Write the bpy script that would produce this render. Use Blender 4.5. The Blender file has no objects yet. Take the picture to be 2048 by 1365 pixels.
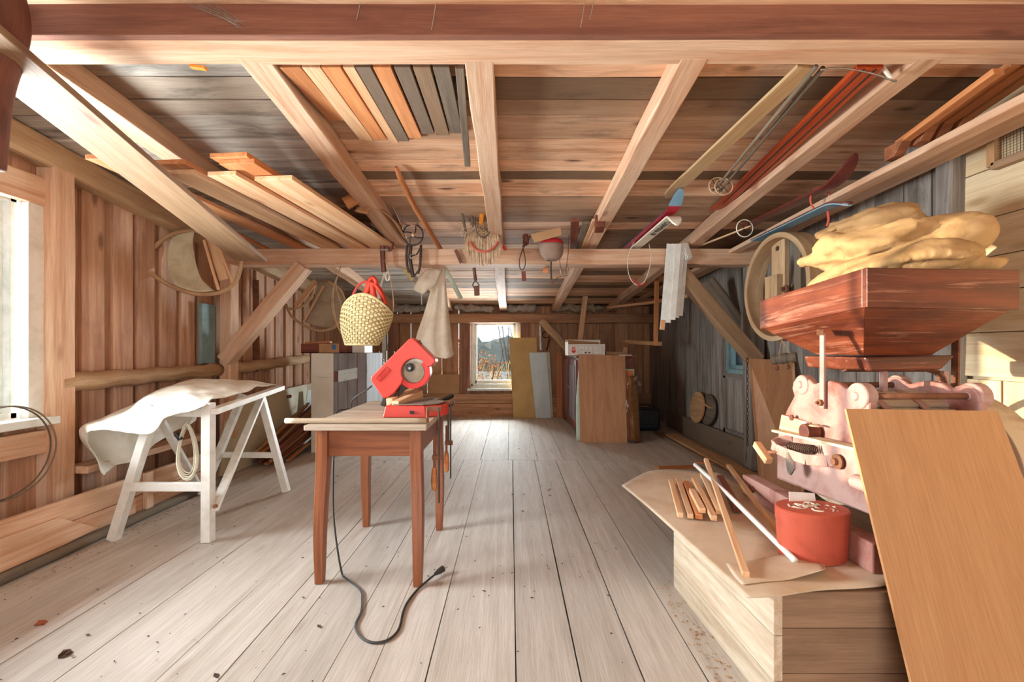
import bpy, bmesh, math, random
from mathutils import Vector as V, Matrix, noise as mnoise

C = bpy.context.scene.collection
R = random.Random(7)
sc = bpy.context.scene

# ------------------------------------------------------------------ camera, sky, sun, daylight, added fill, exposure
FPX, CX, CY, EYE = 870.0, 1022.0, 700.0, 1.12      # focal length and vanishing point in photo pixels, eye height in metres
cam = bpy.data.cameras.new('camera'); cam_o = bpy.data.objects.new('camera', cam); C.objects.link(cam_o)
cam_o.location = (0, 0, EYE); cam_o.rotation_euler = (math.pi / 2, 0, 0)
cam.sensor_width = 36; cam.lens = 36 * FPX / 2048
cam.shift_x = (1024 - CX) / 2048; cam.shift_y = (CY - 682.5) / 2048
cam.clip_start = 0.02
sc.camera = cam_o

w = bpy.data.worlds.new('sky'); sc.world = w; w.use_nodes = True
nt = w.node_tree; nt.nodes.clear()
wo = nt.nodes.new('ShaderNodeOutputWorld'); bg = nt.nodes.new('ShaderNodeBackground')
tcw = nt.nodes.new('ShaderNodeTexCoord'); sepw = nt.nodes.new('ShaderNodeSeparateXYZ'); rmp = nt.nodes.new('ShaderNodeValToRGB')
nt.links.new(tcw.outputs['Generated'], sepw.inputs[0]); nt.links.new(sepw.outputs['Z'], rmp.inputs[0])
rmp.color_ramp.elements[0].color = (0.78, 0.88, 1.0, 1); rmp.color_ramp.elements[1].color = (0.62, 0.80, 1.0, 1)
nt.links.new(rmp.outputs[0], bg.inputs['Color']); nt.links.new(bg.outputs[0], wo.inputs[0])
bg.inputs['Strength'].default_value = 0.6

sun = bpy.data.lights.new('sun', 'SUN'); sun.energy = 3.0; sun.angle = math.radians(0.6); sun.color = (1.0, 0.87, 0.66)
sun_o = bpy.data.objects.new('sun', sun); C.objects.link(sun_o)
sun_o.rotation_euler = V((1, -0.03, -0.048)).to_track_quat('-Z', 'Y').to_euler()

def area(name, loc, direction, sx, sy, power, color):
    l = bpy.data.lights.new(name, 'AREA'); l.shape = 'RECTANGLE'; l.size = sx; l.size_y = sy
    l.energy = power; l.color = color
    o = bpy.data.objects.new(name, l); C.objects.link(o); o.location = loc
    o.rotation_euler = V(direction).to_track_quat('-Z', 'Z').to_euler()
    return o
area('daylight_side_window', (-3.95, 1.95, 1.10), (1, 0.08, 0.05), 2.4, 2.0, 440, (0.88, 0.95, 1.0))
area('daylight_gable_window', (0.0, 7.95, 1.1), (-0.02, -1, -0.05), 0.9, 1.2, 125, (0.90, 0.96, 1.0))
area('fill_behind_camera', (0.1, -2.6, 1.25), (0, 1, 0.0), 3.6, 2.1, 34, (1.0, 0.95, 0.88))  # added fill lamp behind the camera, no known source there
sc.cycles.max_bounces = 8; sc.cycles.glossy_bounces = 3; sc.cycles.adaptive_threshold = 0.02
sc.cycles.caustics_reflective = False; sc.cycles.caustics_refractive = False
sc.view_settings.view_transform = 'Standard'; sc.view_settings.look = 'None'
sc.view_settings.gamma = 1.0; sc.view_settings.use_curve_mapping = False
sc.view_settings.exposure = 1.2

# ------------------------------------------------------------------ points read off the photo, each at a real distance
def W(px, py, Y): return V(((px - CX) * Y / FPX, Y, EYE - (py - CY) * Y / FPX))
def FL(px, py, z=0.0): return W(px, py, (EYE - z) * FPX / (py - CY))
def AX(px, py, X): return W(px, py, X * FPX / (px - CX))
def col(h):
    h = h.lstrip('#'); r = [int(h[i:i + 2], 16) / 255 for i in (0, 2, 4)]
    return tuple((c / 12.92 if c <= 0.04045 else ((c + 0.055) / 1.055) ** 2.4) for c in r) + (1.0,)

# ------------------------------------------------------------------ materials
MATS = {}
def newmat(name, rough=0.7, metal=0.0):
    m = bpy.data.materials.new(name); m.use_nodes = True
    b = m.node_tree.nodes['Principled BSDF']; b.inputs['Roughness'].default_value = rough; b.inputs['Metallic'].default_value = metal
    return m, m.node_tree, b
def nd(t, kind, **kw):
    n = t.nodes.new(kind)
    for k, v in kw.items(): setattr(n, k, v)
    return n
def mixc(t, a, b, fac, mode='MIX'):
    n = nd(t, 'ShaderNodeMix', data_type='RGBA', blend_type=mode)
    for s, x in ((6, a), (7, b), (0, fac)):
        if hasattr(x, 'links') or hasattr(x, 'is_linked'): t.links.new(x, n.inputs[s])
        elif s == 0: n.inputs[0].default_value = x
        else: n.inputs[s].default_value = x
    return n.outputs[2]
def ramp(t, src, lo, hi):
    n = nd(t, 'ShaderNodeMapRange'); n.clamp = True
    t.links.new(src, n.inputs[0]); n.inputs[1].default_value = lo; n.inputs[2].default_value = hi
    return n.outputs[0]
def tex(t, vec, scl, scale=1.0, detail=5.0, dist=0.0, rough=0.55):
    mp = nd(t, 'ShaderNodeMapping'); mp.inputs['Scale'].default_value = scl
    t.links.new(vec, mp.inputs[0])
    n = nd(t, 'ShaderNodeTexNoise'); n.inputs['Scale'].default_value = scale; n.inputs['Detail'].default_value = detail
    n.inputs['Distortion'].default_value = dist; n.inputs['Roughness'].default_value = rough
    t.links.new(mp.outputs[0], n.inputs['Vector'])
    return n.outputs[0]

def wood(name, light, dark, dirt='#3a2b22', dirt_amt=0.35, knot='#5a3420', knots=0.6, var=0.25, rough=0.75, grain=1.0, bump=0.25, alt=None, worn=None):
    m, t, b = newmat(name, rough)
    at = nd(t, 'ShaderNodeAttribute', attribute_name='grain'); tv = nd(t, 'ShaderNodeAttribute', attribute_name='tint')
    g = at.outputs['Vector']
    n1 = tex(t, g, (0.9, 16 * grain, 16 * grain), 1.0, 6, 0.9)
    n2 = tex(t, g, (7, 170, 170), 1.0, 3, 0.2)
    n3 = tex(t, g, (2.2, 7, 7), 1.0, 8, 0.5, 0.68)
    c = mixc(t, col(light), col(dark), ramp(t, n1, 0.38, 0.64))
    if alt: c = mixc(t, c, col(alt), ramp(t, tv.outputs['Fac'], 0.35, 0.95))
    if worn: c = mixc(t, c, col(worn), ramp(t, tex(t, g, (1.6, 26, 26), 1.0, 7, 1.2, 0.7), 0.55, 0.72))
    f2 = ramp(t, n2, 0.25, 0.8)
    c = mixc(t, c, mixc(t, c, (0.74, 0.69, 0.65, 1), 1.0, 'MULTIPLY'), f2)
    d = nd(t, 'ShaderNodeMath', operation='MULTIPLY'); t.links.new(ramp(t, n3, 0.52, 0.78), d.inputs[0]); d.inputs[1].default_value = dirt_amt
    c = mixc(t, c, col(dirt), d.outputs[0])
    if knots > 0:
        mp = nd(t, 'ShaderNodeMapping'); mp.inputs['Scale'].default_value = (1.9, 5.5, 5.5); t.links.new(g, mp.inputs[0])
        vo = nd(t, 'ShaderNodeTexVoronoi'); vo.inputs['Scale'].default_value = 1.0; t.links.new(mp.outputs[0], vo.inputs['Vector'])
        k = nd(t, 'ShaderNodeMath', operation='MULTIPLY'); t.links.new(ramp(t, vo.outputs['Distance'], 0.15, 0.06), k.inputs[0]); k.inputs[1].default_value = knots
        c = mixc(t, c, col(knot), k.outputs[0])
    # one board is paler or darker than the next
    mm = nd(t, 'ShaderNodeMapRange'); t.links.new(tv.outputs['Fac'], mm.inputs[0]); mm.inputs[3].default_value = 1.0 + var * 0.6; mm.inputs[4].default_value = 1.0 - var
    hv = nd(t, 'ShaderNodeHueSaturation'); t.links.new(mm.outputs[0], hv.inputs['Value']); t.links.new(c, hv.inputs['Color'])
    t.links.new(hv.outputs[0], b.inputs['Base Color'])
    bp = nd(t, 'ShaderNodeBump'); bp.inputs['Strength'].default_value = bump; bp.inputs['Distance'].default_value = 0.004
    ad = nd(t, 'ShaderNodeMath', operation='ADD'); t.links.new(n1, ad.inputs[0]); t.links.new(n2, ad.inputs[1])
    t.links.new(ad.outputs[0], bp.inputs['Height']); t.links.new(bp.outputs[0], b.inputs['Normal'])
    MATS[name] = m; return m

def plain(name, c, c2=None, rough=0.6, metal=0.0, scale=6.0, lo=0.45, hi=0.7, bump=0.0, weave=0.0):
    m, t, b = newmat(name, rough, metal)
    tc = nd(t, 'ShaderNodeTexCoord')
    n = tex(t, tc.outputs['Object'], (1, 1, 1), scale, 7, 0.4, 0.62)
    cc = mixc(t, col(c), col(c2 or c), ramp(t, n, lo, hi))
    t.links.new(cc, b.inputs['Base Color'])
    h = n
    if weave:
        n2 = tex(t, tc.outputs['Object'], (1, 1, 1), weave, 2, 0.0)
        a = nd(t, 'ShaderNodeMath', operation='ADD'); t.links.new(n, a.inputs[0]); t.links.new(n2, a.inputs[1]); h = a.outputs[0]
    if bump or weave:
        bp = nd(t, 'ShaderNodeBump'); bp.inputs['Strength'].default_value = bump or 0.3; bp.inputs['Distance'].default_value = 0.004
        t.links.new(h, bp.inputs['Height']); t.links.new(bp.outputs[0], b.inputs['Normal'])
    MATS[name] = m; return m

wood('floor_wood', '#d3c9c0', '#c1b6ab', '#8e7e70', 0.30, '#9a8572', 0.40, 0.10, 0.7)
wood('roof_board', '#f0c8a6', '#d09a74', '#46322a', 0.68, '#5a3320', 0.9, 0.55, 0.8, alt='#b08a68')
wood('roof_board_grey', '#c4bbae', '#968c84', '#2c2a28', 0.85, '#3b3430', 0.6, 0.5, 0.85, alt='#cbb39c')
wood('beam_wood', '#f0cdae', '#d9a582', '#a9683f', 0.28, '#9c5f3c', 0.55, 0.08, 0.75)
wood('header_wood_shaded', '#a26a52', '#855342', '#4a2c22', 0.5, '#50281c', 0.5, 0.1, 0.8)  # browner wood, darkened further to paint in the shade of the beam's front
wood('beam_dark', '#8d5440', '#6d3d2d', '#2c1c17', 0.5, '#3c2018', 0.5, 0.1, 0.8)
wood('wall_plank', '#d8ae90', '#ba8a6e', '#6d5044', 0.5, '#5b3a2a', 0.7, 0.28, 0.8)
wood('wall_grey', '#a59c93', '#7a7069', '#26221f', 0.7, '#2d2621', 0.6, 0.3, 0.9)
wood('wall_light', '#f0dcb8', '#e2c396', '#b08a58', 0.25, '#9a7348', 0.6, 0.12, 0.75)
wood('back_plank', '#e0ad86', '#c08c64', '#5c3d2d', 0.5, '#4b2c1c', 0.6, 0.2, 0.8)
wood('back_dark', '#b07e66', '#8e6250', '#33221b', 0.5, '#3d261c', 0.4, 0.2, 0.8)
wood('pine', '#f2c9a0', '#e0a878', '#c08050', 0.18, '#9a5a34', 0.6, 0.1, 0.6)
wood('plank_pine', '#a88566', '#907050', '#805638', 0.2, '#6e4028', 0.8, 0.1, 0.6)
wood('pine_orange', '#e39a62', '#c87a45', '#8f4f2a', 0.3, '#7a4020', 0.5, 0.2, 0.6)
wood('pine_grey', '#c79c70', '#a87c55', '#5c4434', 0.35, '#6a4228', 0.7, 0.35, 0.7, alt='#8d7a68')
wood('table_wood', '#a8663f', '#864a2a', '#4d2a19', 0.35, '#4d2a19', 0.0, 0.08, 0.4, 1.6)
wood('table_top', '#d9cbb9', '#bfae9a', '#8a7763', 0.4, '#7a6450', 0.2, 0.12, 0.6)
wood('red_brown', '#8a4a35', '#6c3324', '#3a1b13', 0.4, '#3a1b13', 0.2, 0.15, 0.55)
wood('rail_brown', '#b4724c', '#965a38', '#4a2a1a', 0.4, '#4a2a1a', 0.2, 0.12, 0.55)
wood('hopper_wood', '#8c4428', '#5c2714', '#32120a', 0.75, '#2c1008', 0.4, 0.12, 0.42, 0.6, worn='#c98a70')
wood('red_ski', '#d05a2a', '#b03c1c', '#5c1d10', 0.4, '#5c1d10', 0.0, 0.1, 0.35)
wood('plywood', '#cc9868', '#c69060', '#a87548', 0.35, '#a87548', 0.0, 0.05, 0.55, 0.35, 0.06)
wood('plywood_back', '#c8956c', '#b57f56', '#7a5238', 0.4, '#7a5238', 0.15, 0.05, 0.6, 0.5, 0.08)
wood('log', '#d8b890', '#b98f68', '#5f4733', 0.6, '#5a3b26', 0.9, 0.1, 0.8, 0.5)
wood('grey_door', '#a2a0a4', '#86848a', '#4c4a4e', 0.45, '#55504e', 0.3, 0.15, 0.8)
wood('box_plank', '#e0cfb8', '#c5ad92', '#8a7058', 0.5, '#7d6048', 0.6, 0.15, 0.8)
wood('box_plank_shaded', '#b08d70', '#94745a', '#5b4434', 0.5, '#4d382a', 0.6, 0.2, 0.8)  # darker copy of the box planks, shade painted into the front boards
wood('ski_wood', '#d9b88e', '#c49c6e', '#9a744c', 0.25, '#9a744c', 0.0, 0.1, 0.5)
wood('driftwood', '#8a7a68', '#6e5f50', '#40362d', 0.5, '#40362d', 0.3, 0.25, 0.85)
plain('white_paint', '#eceae4', '#d6d0c4', 0.45, scale=9)
plain('window_paint', '#e9ebe6', '#cfd4cc', 0.5, scale=12)
plain('blue_paint', '#7e9a9c', '#64807f', 0.7, scale=9)
plain('cream', '#d8cdb2', '#c6b896', 0.5, scale=3)
plain('cream_pale', '#dcd5c6', '#cdc4b2', 0.5, scale=3)
plain('blue_white', '#cfdbdd', '#bccbcd', 0.5, scale=3)
plain('yellow_panel', '#c9a566', '#b8935a', 0.6, scale=3)
plain('hardboard', '#d8c2a8', '#c2a585', 0.65, scale=5, bump=0.1)
plain('cardboard', '#b98d64', '#a67c55', 0.8, scale=4)
plain('canvas', '#e6dcc6', '#cdbf9f', 0.9, scale=5, weave=420, bump=0.25)
plain('canvas_white', '#f2ece0', '#d9ccb4', 0.9, scale=7, weave=420, bump=0.25)
plain('sack_cloth', '#e6d8c4', '#cfbaa0', 0.9, scale=6, weave=420, bump=0.3)
plain('burlap', '#c39c6c', '#9a7444', 0.95, scale=7, weave=520, bump=0.5)
plain('sieve_cloth', '#d0c4a4', '#ad9f7e', 0.9, scale=8, weave=600, bump=0.2)
plain('old_cloth', '#a8957c', '#8c7a64', 0.95, scale=8, weave=600, bump=0.2)
plain('saw_red', '#d4473a', '#cc3f33', 0.38, scale=4)
plain('saw_red_bright', '#dd2e22', '#d02a20', 0.35, scale=4)
plain('steel', '#b9b4ab', '#8a8378', 0.35, 0.85, scale=10)
plain('dark_steel', '#4a4440', '#332e2b', 0.5, 0.6, scale=14)
plain('aluminium', '#9a9088', '#807668', 0.45, 0.5, scale=14)
plain('rust', '#8a5a40', '#5f3a28', 0.85, 0.2, scale=16, bump=0.2)
plain('rust_dark', '#54392d', '#38261e', 0.85, 0.2, scale=16, bump=0.2)
plain('sawdust', '#b98c64', '#a07650', 0.95, scale=20)
plain('black_rubber', '#3a3835', '#2c2a28', 0.6, scale=8)
plain('black_plastic', '#2b2e31', '#202325', 0.5, scale=5)
plain('white_cable', '#e6dfcc', '#cfc5ac', 0.6, scale=12)
plain('mill_red', '#b98c80', '#95564a', 0.6, scale=8, lo=0.44, hi=0.66, bump=0.12)
plain('mill_pale', '#b8948a', '#9c6a5e', 0.6, scale=9, bump=0.12)
plain('mill_dusty', '#c9b294', '#a8896a', 0.8, scale=9, bump=0.15)
plain('dust', '#cdbb9b', '#b39d7c', 0.95, scale=18, bump=0.3)
plain('bucket_red', '#c0533a', '#9c3d28', 0.6, scale=6, bump=0.05)
plain('leather', '#7a4a3a', '#5a3428', 0.55, scale=12)
plain('leather_dark', '#46352e', '#2f2420', 0.55, scale=12)
plain('straw', '#dcc0a0', '#b8977a', 0.9, scale=20)
plain('twig', '#cba987', '#a58260', 0.85, scale=14)
plain('wicker', '#e0cf9c', '#c9b27a', 0.75, scale=20)
plain('wicker_dark', '#9c7c4c', '#7e603a', 0.8, scale=20)
plain('ribbon_red', '#e8492f', '#d83a24', 0.6, scale=6)
plain('handle_red', '#e04a44', '#d63e3a', 0.5, scale=6)
plain('orange', '#ee9430', '#e08626', 0.6, scale=6)
plain('cap_red', '#c8232c', '#b01c26', 0.8, scale=9)
plain('cap_grey', '#9a7f70', '#7f685c', 0.85, scale=9)
plain('ski_white', '#f2ead8', '#eadfc8', 0.4, scale=4)
plain('ski_crimson', '#b82a3a', '#a0202f', 0.35, scale=4)
plain('ski_blue', '#7fa6b8', '#6690a6', 0.35, scale=4)
plain('ski_navy', '#3d4a63', '#2c3850', 0.35, scale=4)
plain('ski_maroon', '#6e2f26', '#4f1f1a', 0.35, scale=5)
plain('tie_pink', '#d9604e', '#c95242', 0.7, scale=5)
plain('paper', '#f1ece4', '#e6ded2', 0.7, scale=6)
plain('print_red', '#d8322a', '#d8322a', 0.6)
plain('print_dark', '#54453f', '#54453f', 0.6)
plain('print_black', '#2a2522', '#2a2522', 0.5)
plain('blue_tape', '#3f6ea8', '#3f6ea8', 0.6)
plain('green_edge', '#a9c79a', '#a9c79a', 0.6)
plain('pale_green', '#cfe0d2', '#b9cfc0', 0.8, scale=8)
plain('brown_pad', '#b07a4c', '#8a5a34', 0.85, scale=12)
plain('terracotta', '#c8703c', '#b8622f', 0.7)
plain('web', '#a89888', '#958575', 0.95)
plain('wool', '#b5aba0', '#8d8278', 0.98, scale=14, bump=0.6)
plain('soil', '#6a5640', '#56452f', 0.95, scale=3)
plain('water', '#c5d6e2', '#b0c6d6', 0.3, scale=0.4)
plain('reed', '#c2a86a', '#a98f52', 0.9, scale=3)
plain('autumn_leaf', '#c9834a', '#a8662f', 0.8, scale=3)
plain('far_trees', '#8d8a7c', '#77766c', 0.95, scale=0.5)
plain('leaf', '#a8532a', '#8a4020', 0.8)
def sheer(name, tint, gloss, rough=0.05):
    m = bpy.data.materials.new(name); m.use_nodes = True; t = m.node_tree; t.nodes.clear()
    o = nd(t, 'ShaderNodeOutputMaterial'); mx = nd(t, 'ShaderNodeMixShader'); tr = nd(t, 'ShaderNodeBsdfTransparent'); gl = nd(t, 'ShaderNodeBsdfGlossy')
    tr.inputs[0].default_value = tint; gl.inputs['Roughness'].default_value = rough
    lw = nd(t, 'ShaderNodeLayerWeight'); lw.inputs[0].default_value = gloss
    t.links.new(lw.outputs['Fresnel'], mx.inputs[0]); t.links.new(tr.outputs[0], mx.inputs[1]); t.links.new(gl.outputs[0], mx.inputs[2]); t.links.new(mx.outputs[0], o.inputs[0])
    MATS[name] = m
sheer('glass', (0.97, 0.99, 0.98, 1), 0.12)
sheer('plastic_film', (0.90, 0.89, 0.86, 1), 0.35, 0.12)
sheer('clear_guard', (0.88, 0.83, 0.77, 1), 0.25, 0.15)

# ------------------------------------------------------------------ mesh builder
UP = V((0, 0, 1))
def frame(d, up=UP):
    d = d.normalized()
    if abs(d.dot(up.normalized())) > 0.98: up = V((0, 1, 0)) if abs(d.y) < 0.9 else V((1, 0, 0))
    s = d.cross(up).normalized(); return d, s, s.cross(d).normalized()
class MB:
    def __init__(s): s.v = []; s.f = []; s.g = []; s.t = []; s.mi = []
    def add(s, vs, fs, gs=None, tint=None, mi=0):
        o = len(s.v); tint = R.random() if tint is None else tint
        off = V((R.uniform(-40, 40), R.uniform(-40, 40), R.uniform(-40, 40)))
        for i, p in enumerate(vs):
            s.v.append(V(p)); s.g.append((V(gs[i]) if gs else V(p)) + off); s.t.append(tint)
        for fc in fs: s.f.append([o + i for i in fc]); s.mi.append(mi)
        return s
    def beam(s, p, q, w, h, up=UP, seg=1, wob=0.0, tint=None, mi=0, taper=1.0, roll=0.0):
        p, q = V(p), V(q); d, sd, u = frame(q - p, up)
        if roll: rot = Matrix.Rotation(roll, 3, d); sd = rot @ sd; u = rot @ u
        L = (q - p).length; vs, gs, fs = [], [], []
        ring = [(-1, -1), (1, -1), (1, 1), (-1, 1)]
        for i in range(seg + 1):
            k = i / seg; c = p.lerp(q, k); sc_ = 1 + (taper - 1) * k
            ja, jb = (R.uniform(-wob, wob), R.uniform(-wob, wob)) if wob and 0 < i < seg else (0, 0)
            for a, b_ in ring:
                jj = R.uniform(-wob, wob) * 0.5 if wob else 0
                x, y = a * w / 2 * sc_ + ja + jj, b_ * h / 2 * sc_ + jb + jj
                vs.append(c + sd * x + u * y); gs.append((L * k, a * w / 2, b_ * h / 2))
        for i in range(seg):
            for j in range(4):
                a = i * 4 + j; b_ = i * 4 + (j + 1) % 4; fs.append([a, b_, b_ + 4, a + 4])
        fs.append([3, 2, 1, 0]); n = seg * 4; fs.append([n, n + 1, n + 2, n + 3])
        return s.add(vs, fs, gs, tint, mi)
    def box(s, lo, hi, axis=0, tint=None, mi=0):
        lo, hi = V(lo), V(hi); c = (lo + hi) / 2; sz = hi - lo
        vs = [V((x, y, z)) for x in (lo.x, hi.x) for y in (lo.y, hi.y) for z in (lo.z, hi.z)]
        o = [axis] + [k for k in range(3) if k != axis]
        gs = [V(((p - c)[o[0]], (p - c)[o[1]], (p - c)[o[2]])) for p in vs]
        fs = [[0, 1, 3, 2], [4, 6, 7, 5], [0, 4, 5, 1], [2, 3, 7, 6], [0, 2, 6, 4], [1, 5, 7, 3]]
        return s.add(vs, fs, gs, tint, mi)
    def hexa(s, a, b_, axis=None, tint=None, mi=0):
        "a, b: two opposite quads (4 points each, same winding)"
        vs = [V(p) for p in list(a) + list(b_)]; ax = (axis or (vs[1] - vs[0])).normalized(); d, sd, u = frame(ax)
        gs = [(p.dot(d), p.dot(sd), p.dot(u)) for p in vs]
        fs = [[3, 2, 1, 0], [4, 5, 6, 7]] + [[i, (i + 1) % 4, 4 + (i + 1) % 4, 4 + i] for i in range(4)]
        return s.add(vs, fs, gs, tint, mi)
    def slab(s, pts, thick, axis=None, tint=None, mi=0):
        "a flat polygon in space given a thickness (centred) along its normal"
        pts = [V(p) for p in pts]; n = V((0, 0, 0))
        for i in range(len(pts)): n += pts[i].cross(pts[(i + 1) % len(pts)])
        n.normalize(); ax = (axis or (pts[1] - pts[0])).normalized(); sd = n.cross(ax).normalized()
        k = len(pts); vs = [p - n * thick / 2 for p in pts] + [p + n * thick / 2 for p in pts]
        gs = [(p.dot(ax), p.dot(sd), p.dot(n)) for p in vs]
        fs = [list(range(k))[::-1], list(range(k, 2 * k))] + [[i, (i + 1) % k, k + (i + 1) % k, k + i] for i in range(k)]
        return s.add(vs, fs, gs, tint, mi)
    def tube(s, pts, r, n=8, closed=False, tint=None, mi=0, flat=1.0, up=UP):
        pts = [V(p) for p in pts]; k = len(pts); vs, gs, fs = [], [], []; L = 0; prev = None
        for i, p in enumerate(pts):
            if closed: d = pts[(i + 1) % k] - pts[i - 1]
            else: d = pts[min(i + 1, k - 1)] - pts[max(i - 1, 0)]
            if d.length < 1e-9: d = V((0, 0, 1))
            d.normalize()
            if prev is None: _, sd, u = frame(d, up)
            else:
                sd = prev - d * prev.dot(d)
                if sd.length < 1e-4: _, sd, _ = frame(d, up)
                sd.normalize(); u = sd.cross(d).normalized()
            prev = sd
            if i: L += (p - pts[i - 1]).length
            rr = r[i] if isinstance(r, (list, tuple)) else r
            for j in range(n):
                a = 2 * math.pi * j / n
                vs.append(p + sd * math.cos(a) * rr + u * math.sin(a) * rr * flat); gs.append((L, math.cos(a) * rr, math.sin(a) * rr))
        for i in range(k if closed else k - 1):
            for j in range(n):
                a = i * n + j; b_ = i * n + (j + 1) % n; i2 = ((i + 1) % k) * n
                fs.append([a, b_, i2 + (j + 1) % n, i2 + j])
        if not closed: fs.append(list(range(n))[::-1]); fs.append(list(range((k - 1) * n, k * n)))
        return s.add(vs, fs, gs, tint, mi)
    def lathe(s, origin, axis, prof, n=24, sx=1.0, sy=1.0, up=UP, tint=None, mi=0, a0=0.0, a1=2 * math.pi):
        "prof: list of (radius, distance along axis); the radius is scaled by sx / sy across the two cross axes"
        origin = V(origin); d, sd, u = frame(V(axis), up); vs, gs, fs = [], [], []
        full = abs(a1 - a0 - 2 * math.pi) < 1e-6; cols = n if full else n + 1
        for r_, h in prof:
            for j in range(cols):
                a = a0 + (a1 - a0) * j / n
                vs.append(origin + d * h + sd * math.cos(a) * r_ * sx + u * math.sin(a) * r_ * sy)
                gs.append((r_ * math.cos(a) * sx, r_ * math.sin(a) * sy, h))
        for i in range(len(prof) - 1):
            for j in range(n if full else n):
                a = i * cols + j; b_ = i * cols + (j + 1) % cols
                fs.append([a, b_, b_ + cols, a + cols])
        if prof[0][0] > 1e-6 and full: fs.append(list(range(cols))[::-1])
        if prof[-1][0] > 1e-6 and full: fs.append(list(range((len(prof) - 1) * cols, len(prof) * cols)))
        return s.add(vs, fs, gs, tint, mi)
    def band(s, origin, axis, ro, ri, wid, n=40, a0=0.0, a1=2 * math.pi, up=UP, tint=None, mi=0):
        "a hoop of rectangular section"
        origin = V(origin); d, sd, u = frame(V(axis), up); vs, gs, fs = [], [], []
        full = abs(a1 - a0 - 2 * math.pi) < 1e-6; k = n if full else n + 1
        for i in range(k):
            a = a0 + (a1 - a0) * i / n; e = sd * math.cos(a) + u * math.sin(a)
            for r_, h in ((ro, -wid / 2), (ro, wid / 2), (ri, wid / 2), (ri, -wid / 2)):
                vs.append(origin + e * r_ + d * h); gs.append((a * ro, h, r_))
        for i in range(n):
            b0, b1 = i * 4, ((i + 1) % k) * 4
            for j in range(4): fs.append([b0 + j, b0 + (j + 1) % 4, b1 + (j + 1) % 4, b1 + j])
        if not full: fs.append([0, 1, 2, 3]); e = n * 4; fs.append([e + 3, e + 2, e + 1, e])
        return s.add(vs, fs, gs, tint, mi)
    def grid(s, P, tint=None, mi=0):
        nr, nc = len(P), len(P[0]); vs = [p for row in P for p in row]
        fs = [[i * nc + j, i * nc + j + 1, (i + 1) * nc + j + 1, (i + 1) * nc + j] for i in range(nr - 1) for j in range(nc - 1)]
        return s.add(vs, fs, None, tint, mi)
    def blob(s, c, rx, ry, rz, n=12, noise_amt=0.0, seed=0.0, tint=None, mi=0):
        c = V(c); prof = []; vs, fs = [], []
        m_ = max(6, n // 2)
        for i in range(m_ + 1):
            th = math.pi * i / m_
            for j in range(n):
                ph = 2 * math.pi * j / n
                e = V((math.sin(th) * math.cos(ph), math.sin(th) * math.sin(ph), math.cos(th)))
                k = 1 + noise_amt * mnoise.noise(e * 1.7 + V((seed, seed * 2.1, -seed)))
                vs.append(c + V((e.x * rx, e.y * ry, e.z * rz)) * k)
        for i in range(m_):
            for j in range(n): fs.append([i * n + j, (i + 1) * n + j, (i + 1) * n + (j + 1) % n, i * n + (j + 1) % n])
        return s.add(vs, fs, None, tint, mi)
    def bounds(s):
        lo = V((min(p[i] for p in s.v) for i in range(3))); hi = V((max(p[i] for p in s.v) for i in range(3)))
        return lo, hi
    def mesh(s, name, mats, origin, smooth=False, weld=False):
        me = bpy.data.meshes.new(name); me.from_pydata([p - origin for p in s.v], [], s.f)
        for m_ in mats: me.materials.append(MATS[m_] if isinstance(m_, str) else m_)
        me.attributes.new('grain', 'FLOAT_VECTOR', 'POINT'); me.attributes['grain'].data.foreach_set('vector', [c for p in s.g for c in p])
        me.attributes.new('tint', 'FLOAT', 'POINT'); me.attributes['tint'].data.foreach_set('value', s.t)
        me.polygons.foreach_set('material_index', s.mi)
        bm = bmesh.new(); bm.from_mesh(me)
        if weld: bmesh.ops.remove_doubles(bm, verts=bm.verts, dist=1e-5)
        bmesh.ops.recalc_face_normals(bm, faces=bm.faces); bm.to_mesh(me); bm.free()
        if smooth: me.polygons.foreach_set('use_smooth', [True] * len(me.polygons))
        me.update(); return me

def mods(o, bevel=0.0, solid=0.0, sub=0, autosmooth=False):
    if sub: m_ = o.modifiers.new('subdivision', 'SUBSURF'); m_.levels = sub; m_.render_levels = sub
    if solid: m_ = o.modifiers.new('thickness', 'SOLIDIFY'); m_.thickness = solid; m_.offset = 0
    if bevel: m_ = o.modifiers.new('bevel', 'BEVEL'); m_.width = bevel; m_.segments = 2; m_.limit_method = 'ANGLE'; m_.angle_limit = math.radians(40)
def link(name, mb, mats, origin, parent=None, smooth=False, bevel=0.0, solid=0.0, sub=0, weld=False):
    mats = [mats] if isinstance(mats, str) else mats
    o = bpy.data.objects.new(name, mb.mesh(name, mats, origin, smooth, weld)); C.objects.link(o)
    mods(o, bevel, solid, sub)
    if parent: o.parent = parent
    else: o.location = origin
    return o
def base_of(mbs):
    lo = V((1e9,) * 3); hi = V((-1e9,) * 3)
    for m_ in mbs:
        a, b_ = m_.bounds()
        for i in range(3): lo[i] = min(lo[i], a[i]); hi[i] = max(hi[i], b_[i])
    return V(((lo.x + hi.x) / 2, (lo.y + hi.y) / 2, lo.z))
def tag(o, label, cat, group=None, kind=None):
    o['label'] = label; o['category'] = cat
    if group: o['group'] = group
    if kind: o['kind'] = kind
    return o
def single(name, label, cat, mb, mats, group=None, kind=None, **kw):
    return tag(link(name, mb, mats, base_of([mb]), **kw), label, cat, group, kind)
def struct(name, mb, mats, **kw):
    o = link(name, mb, mats, base_of([mb]), **kw); o['kind'] = 'structure'; return o
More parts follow.
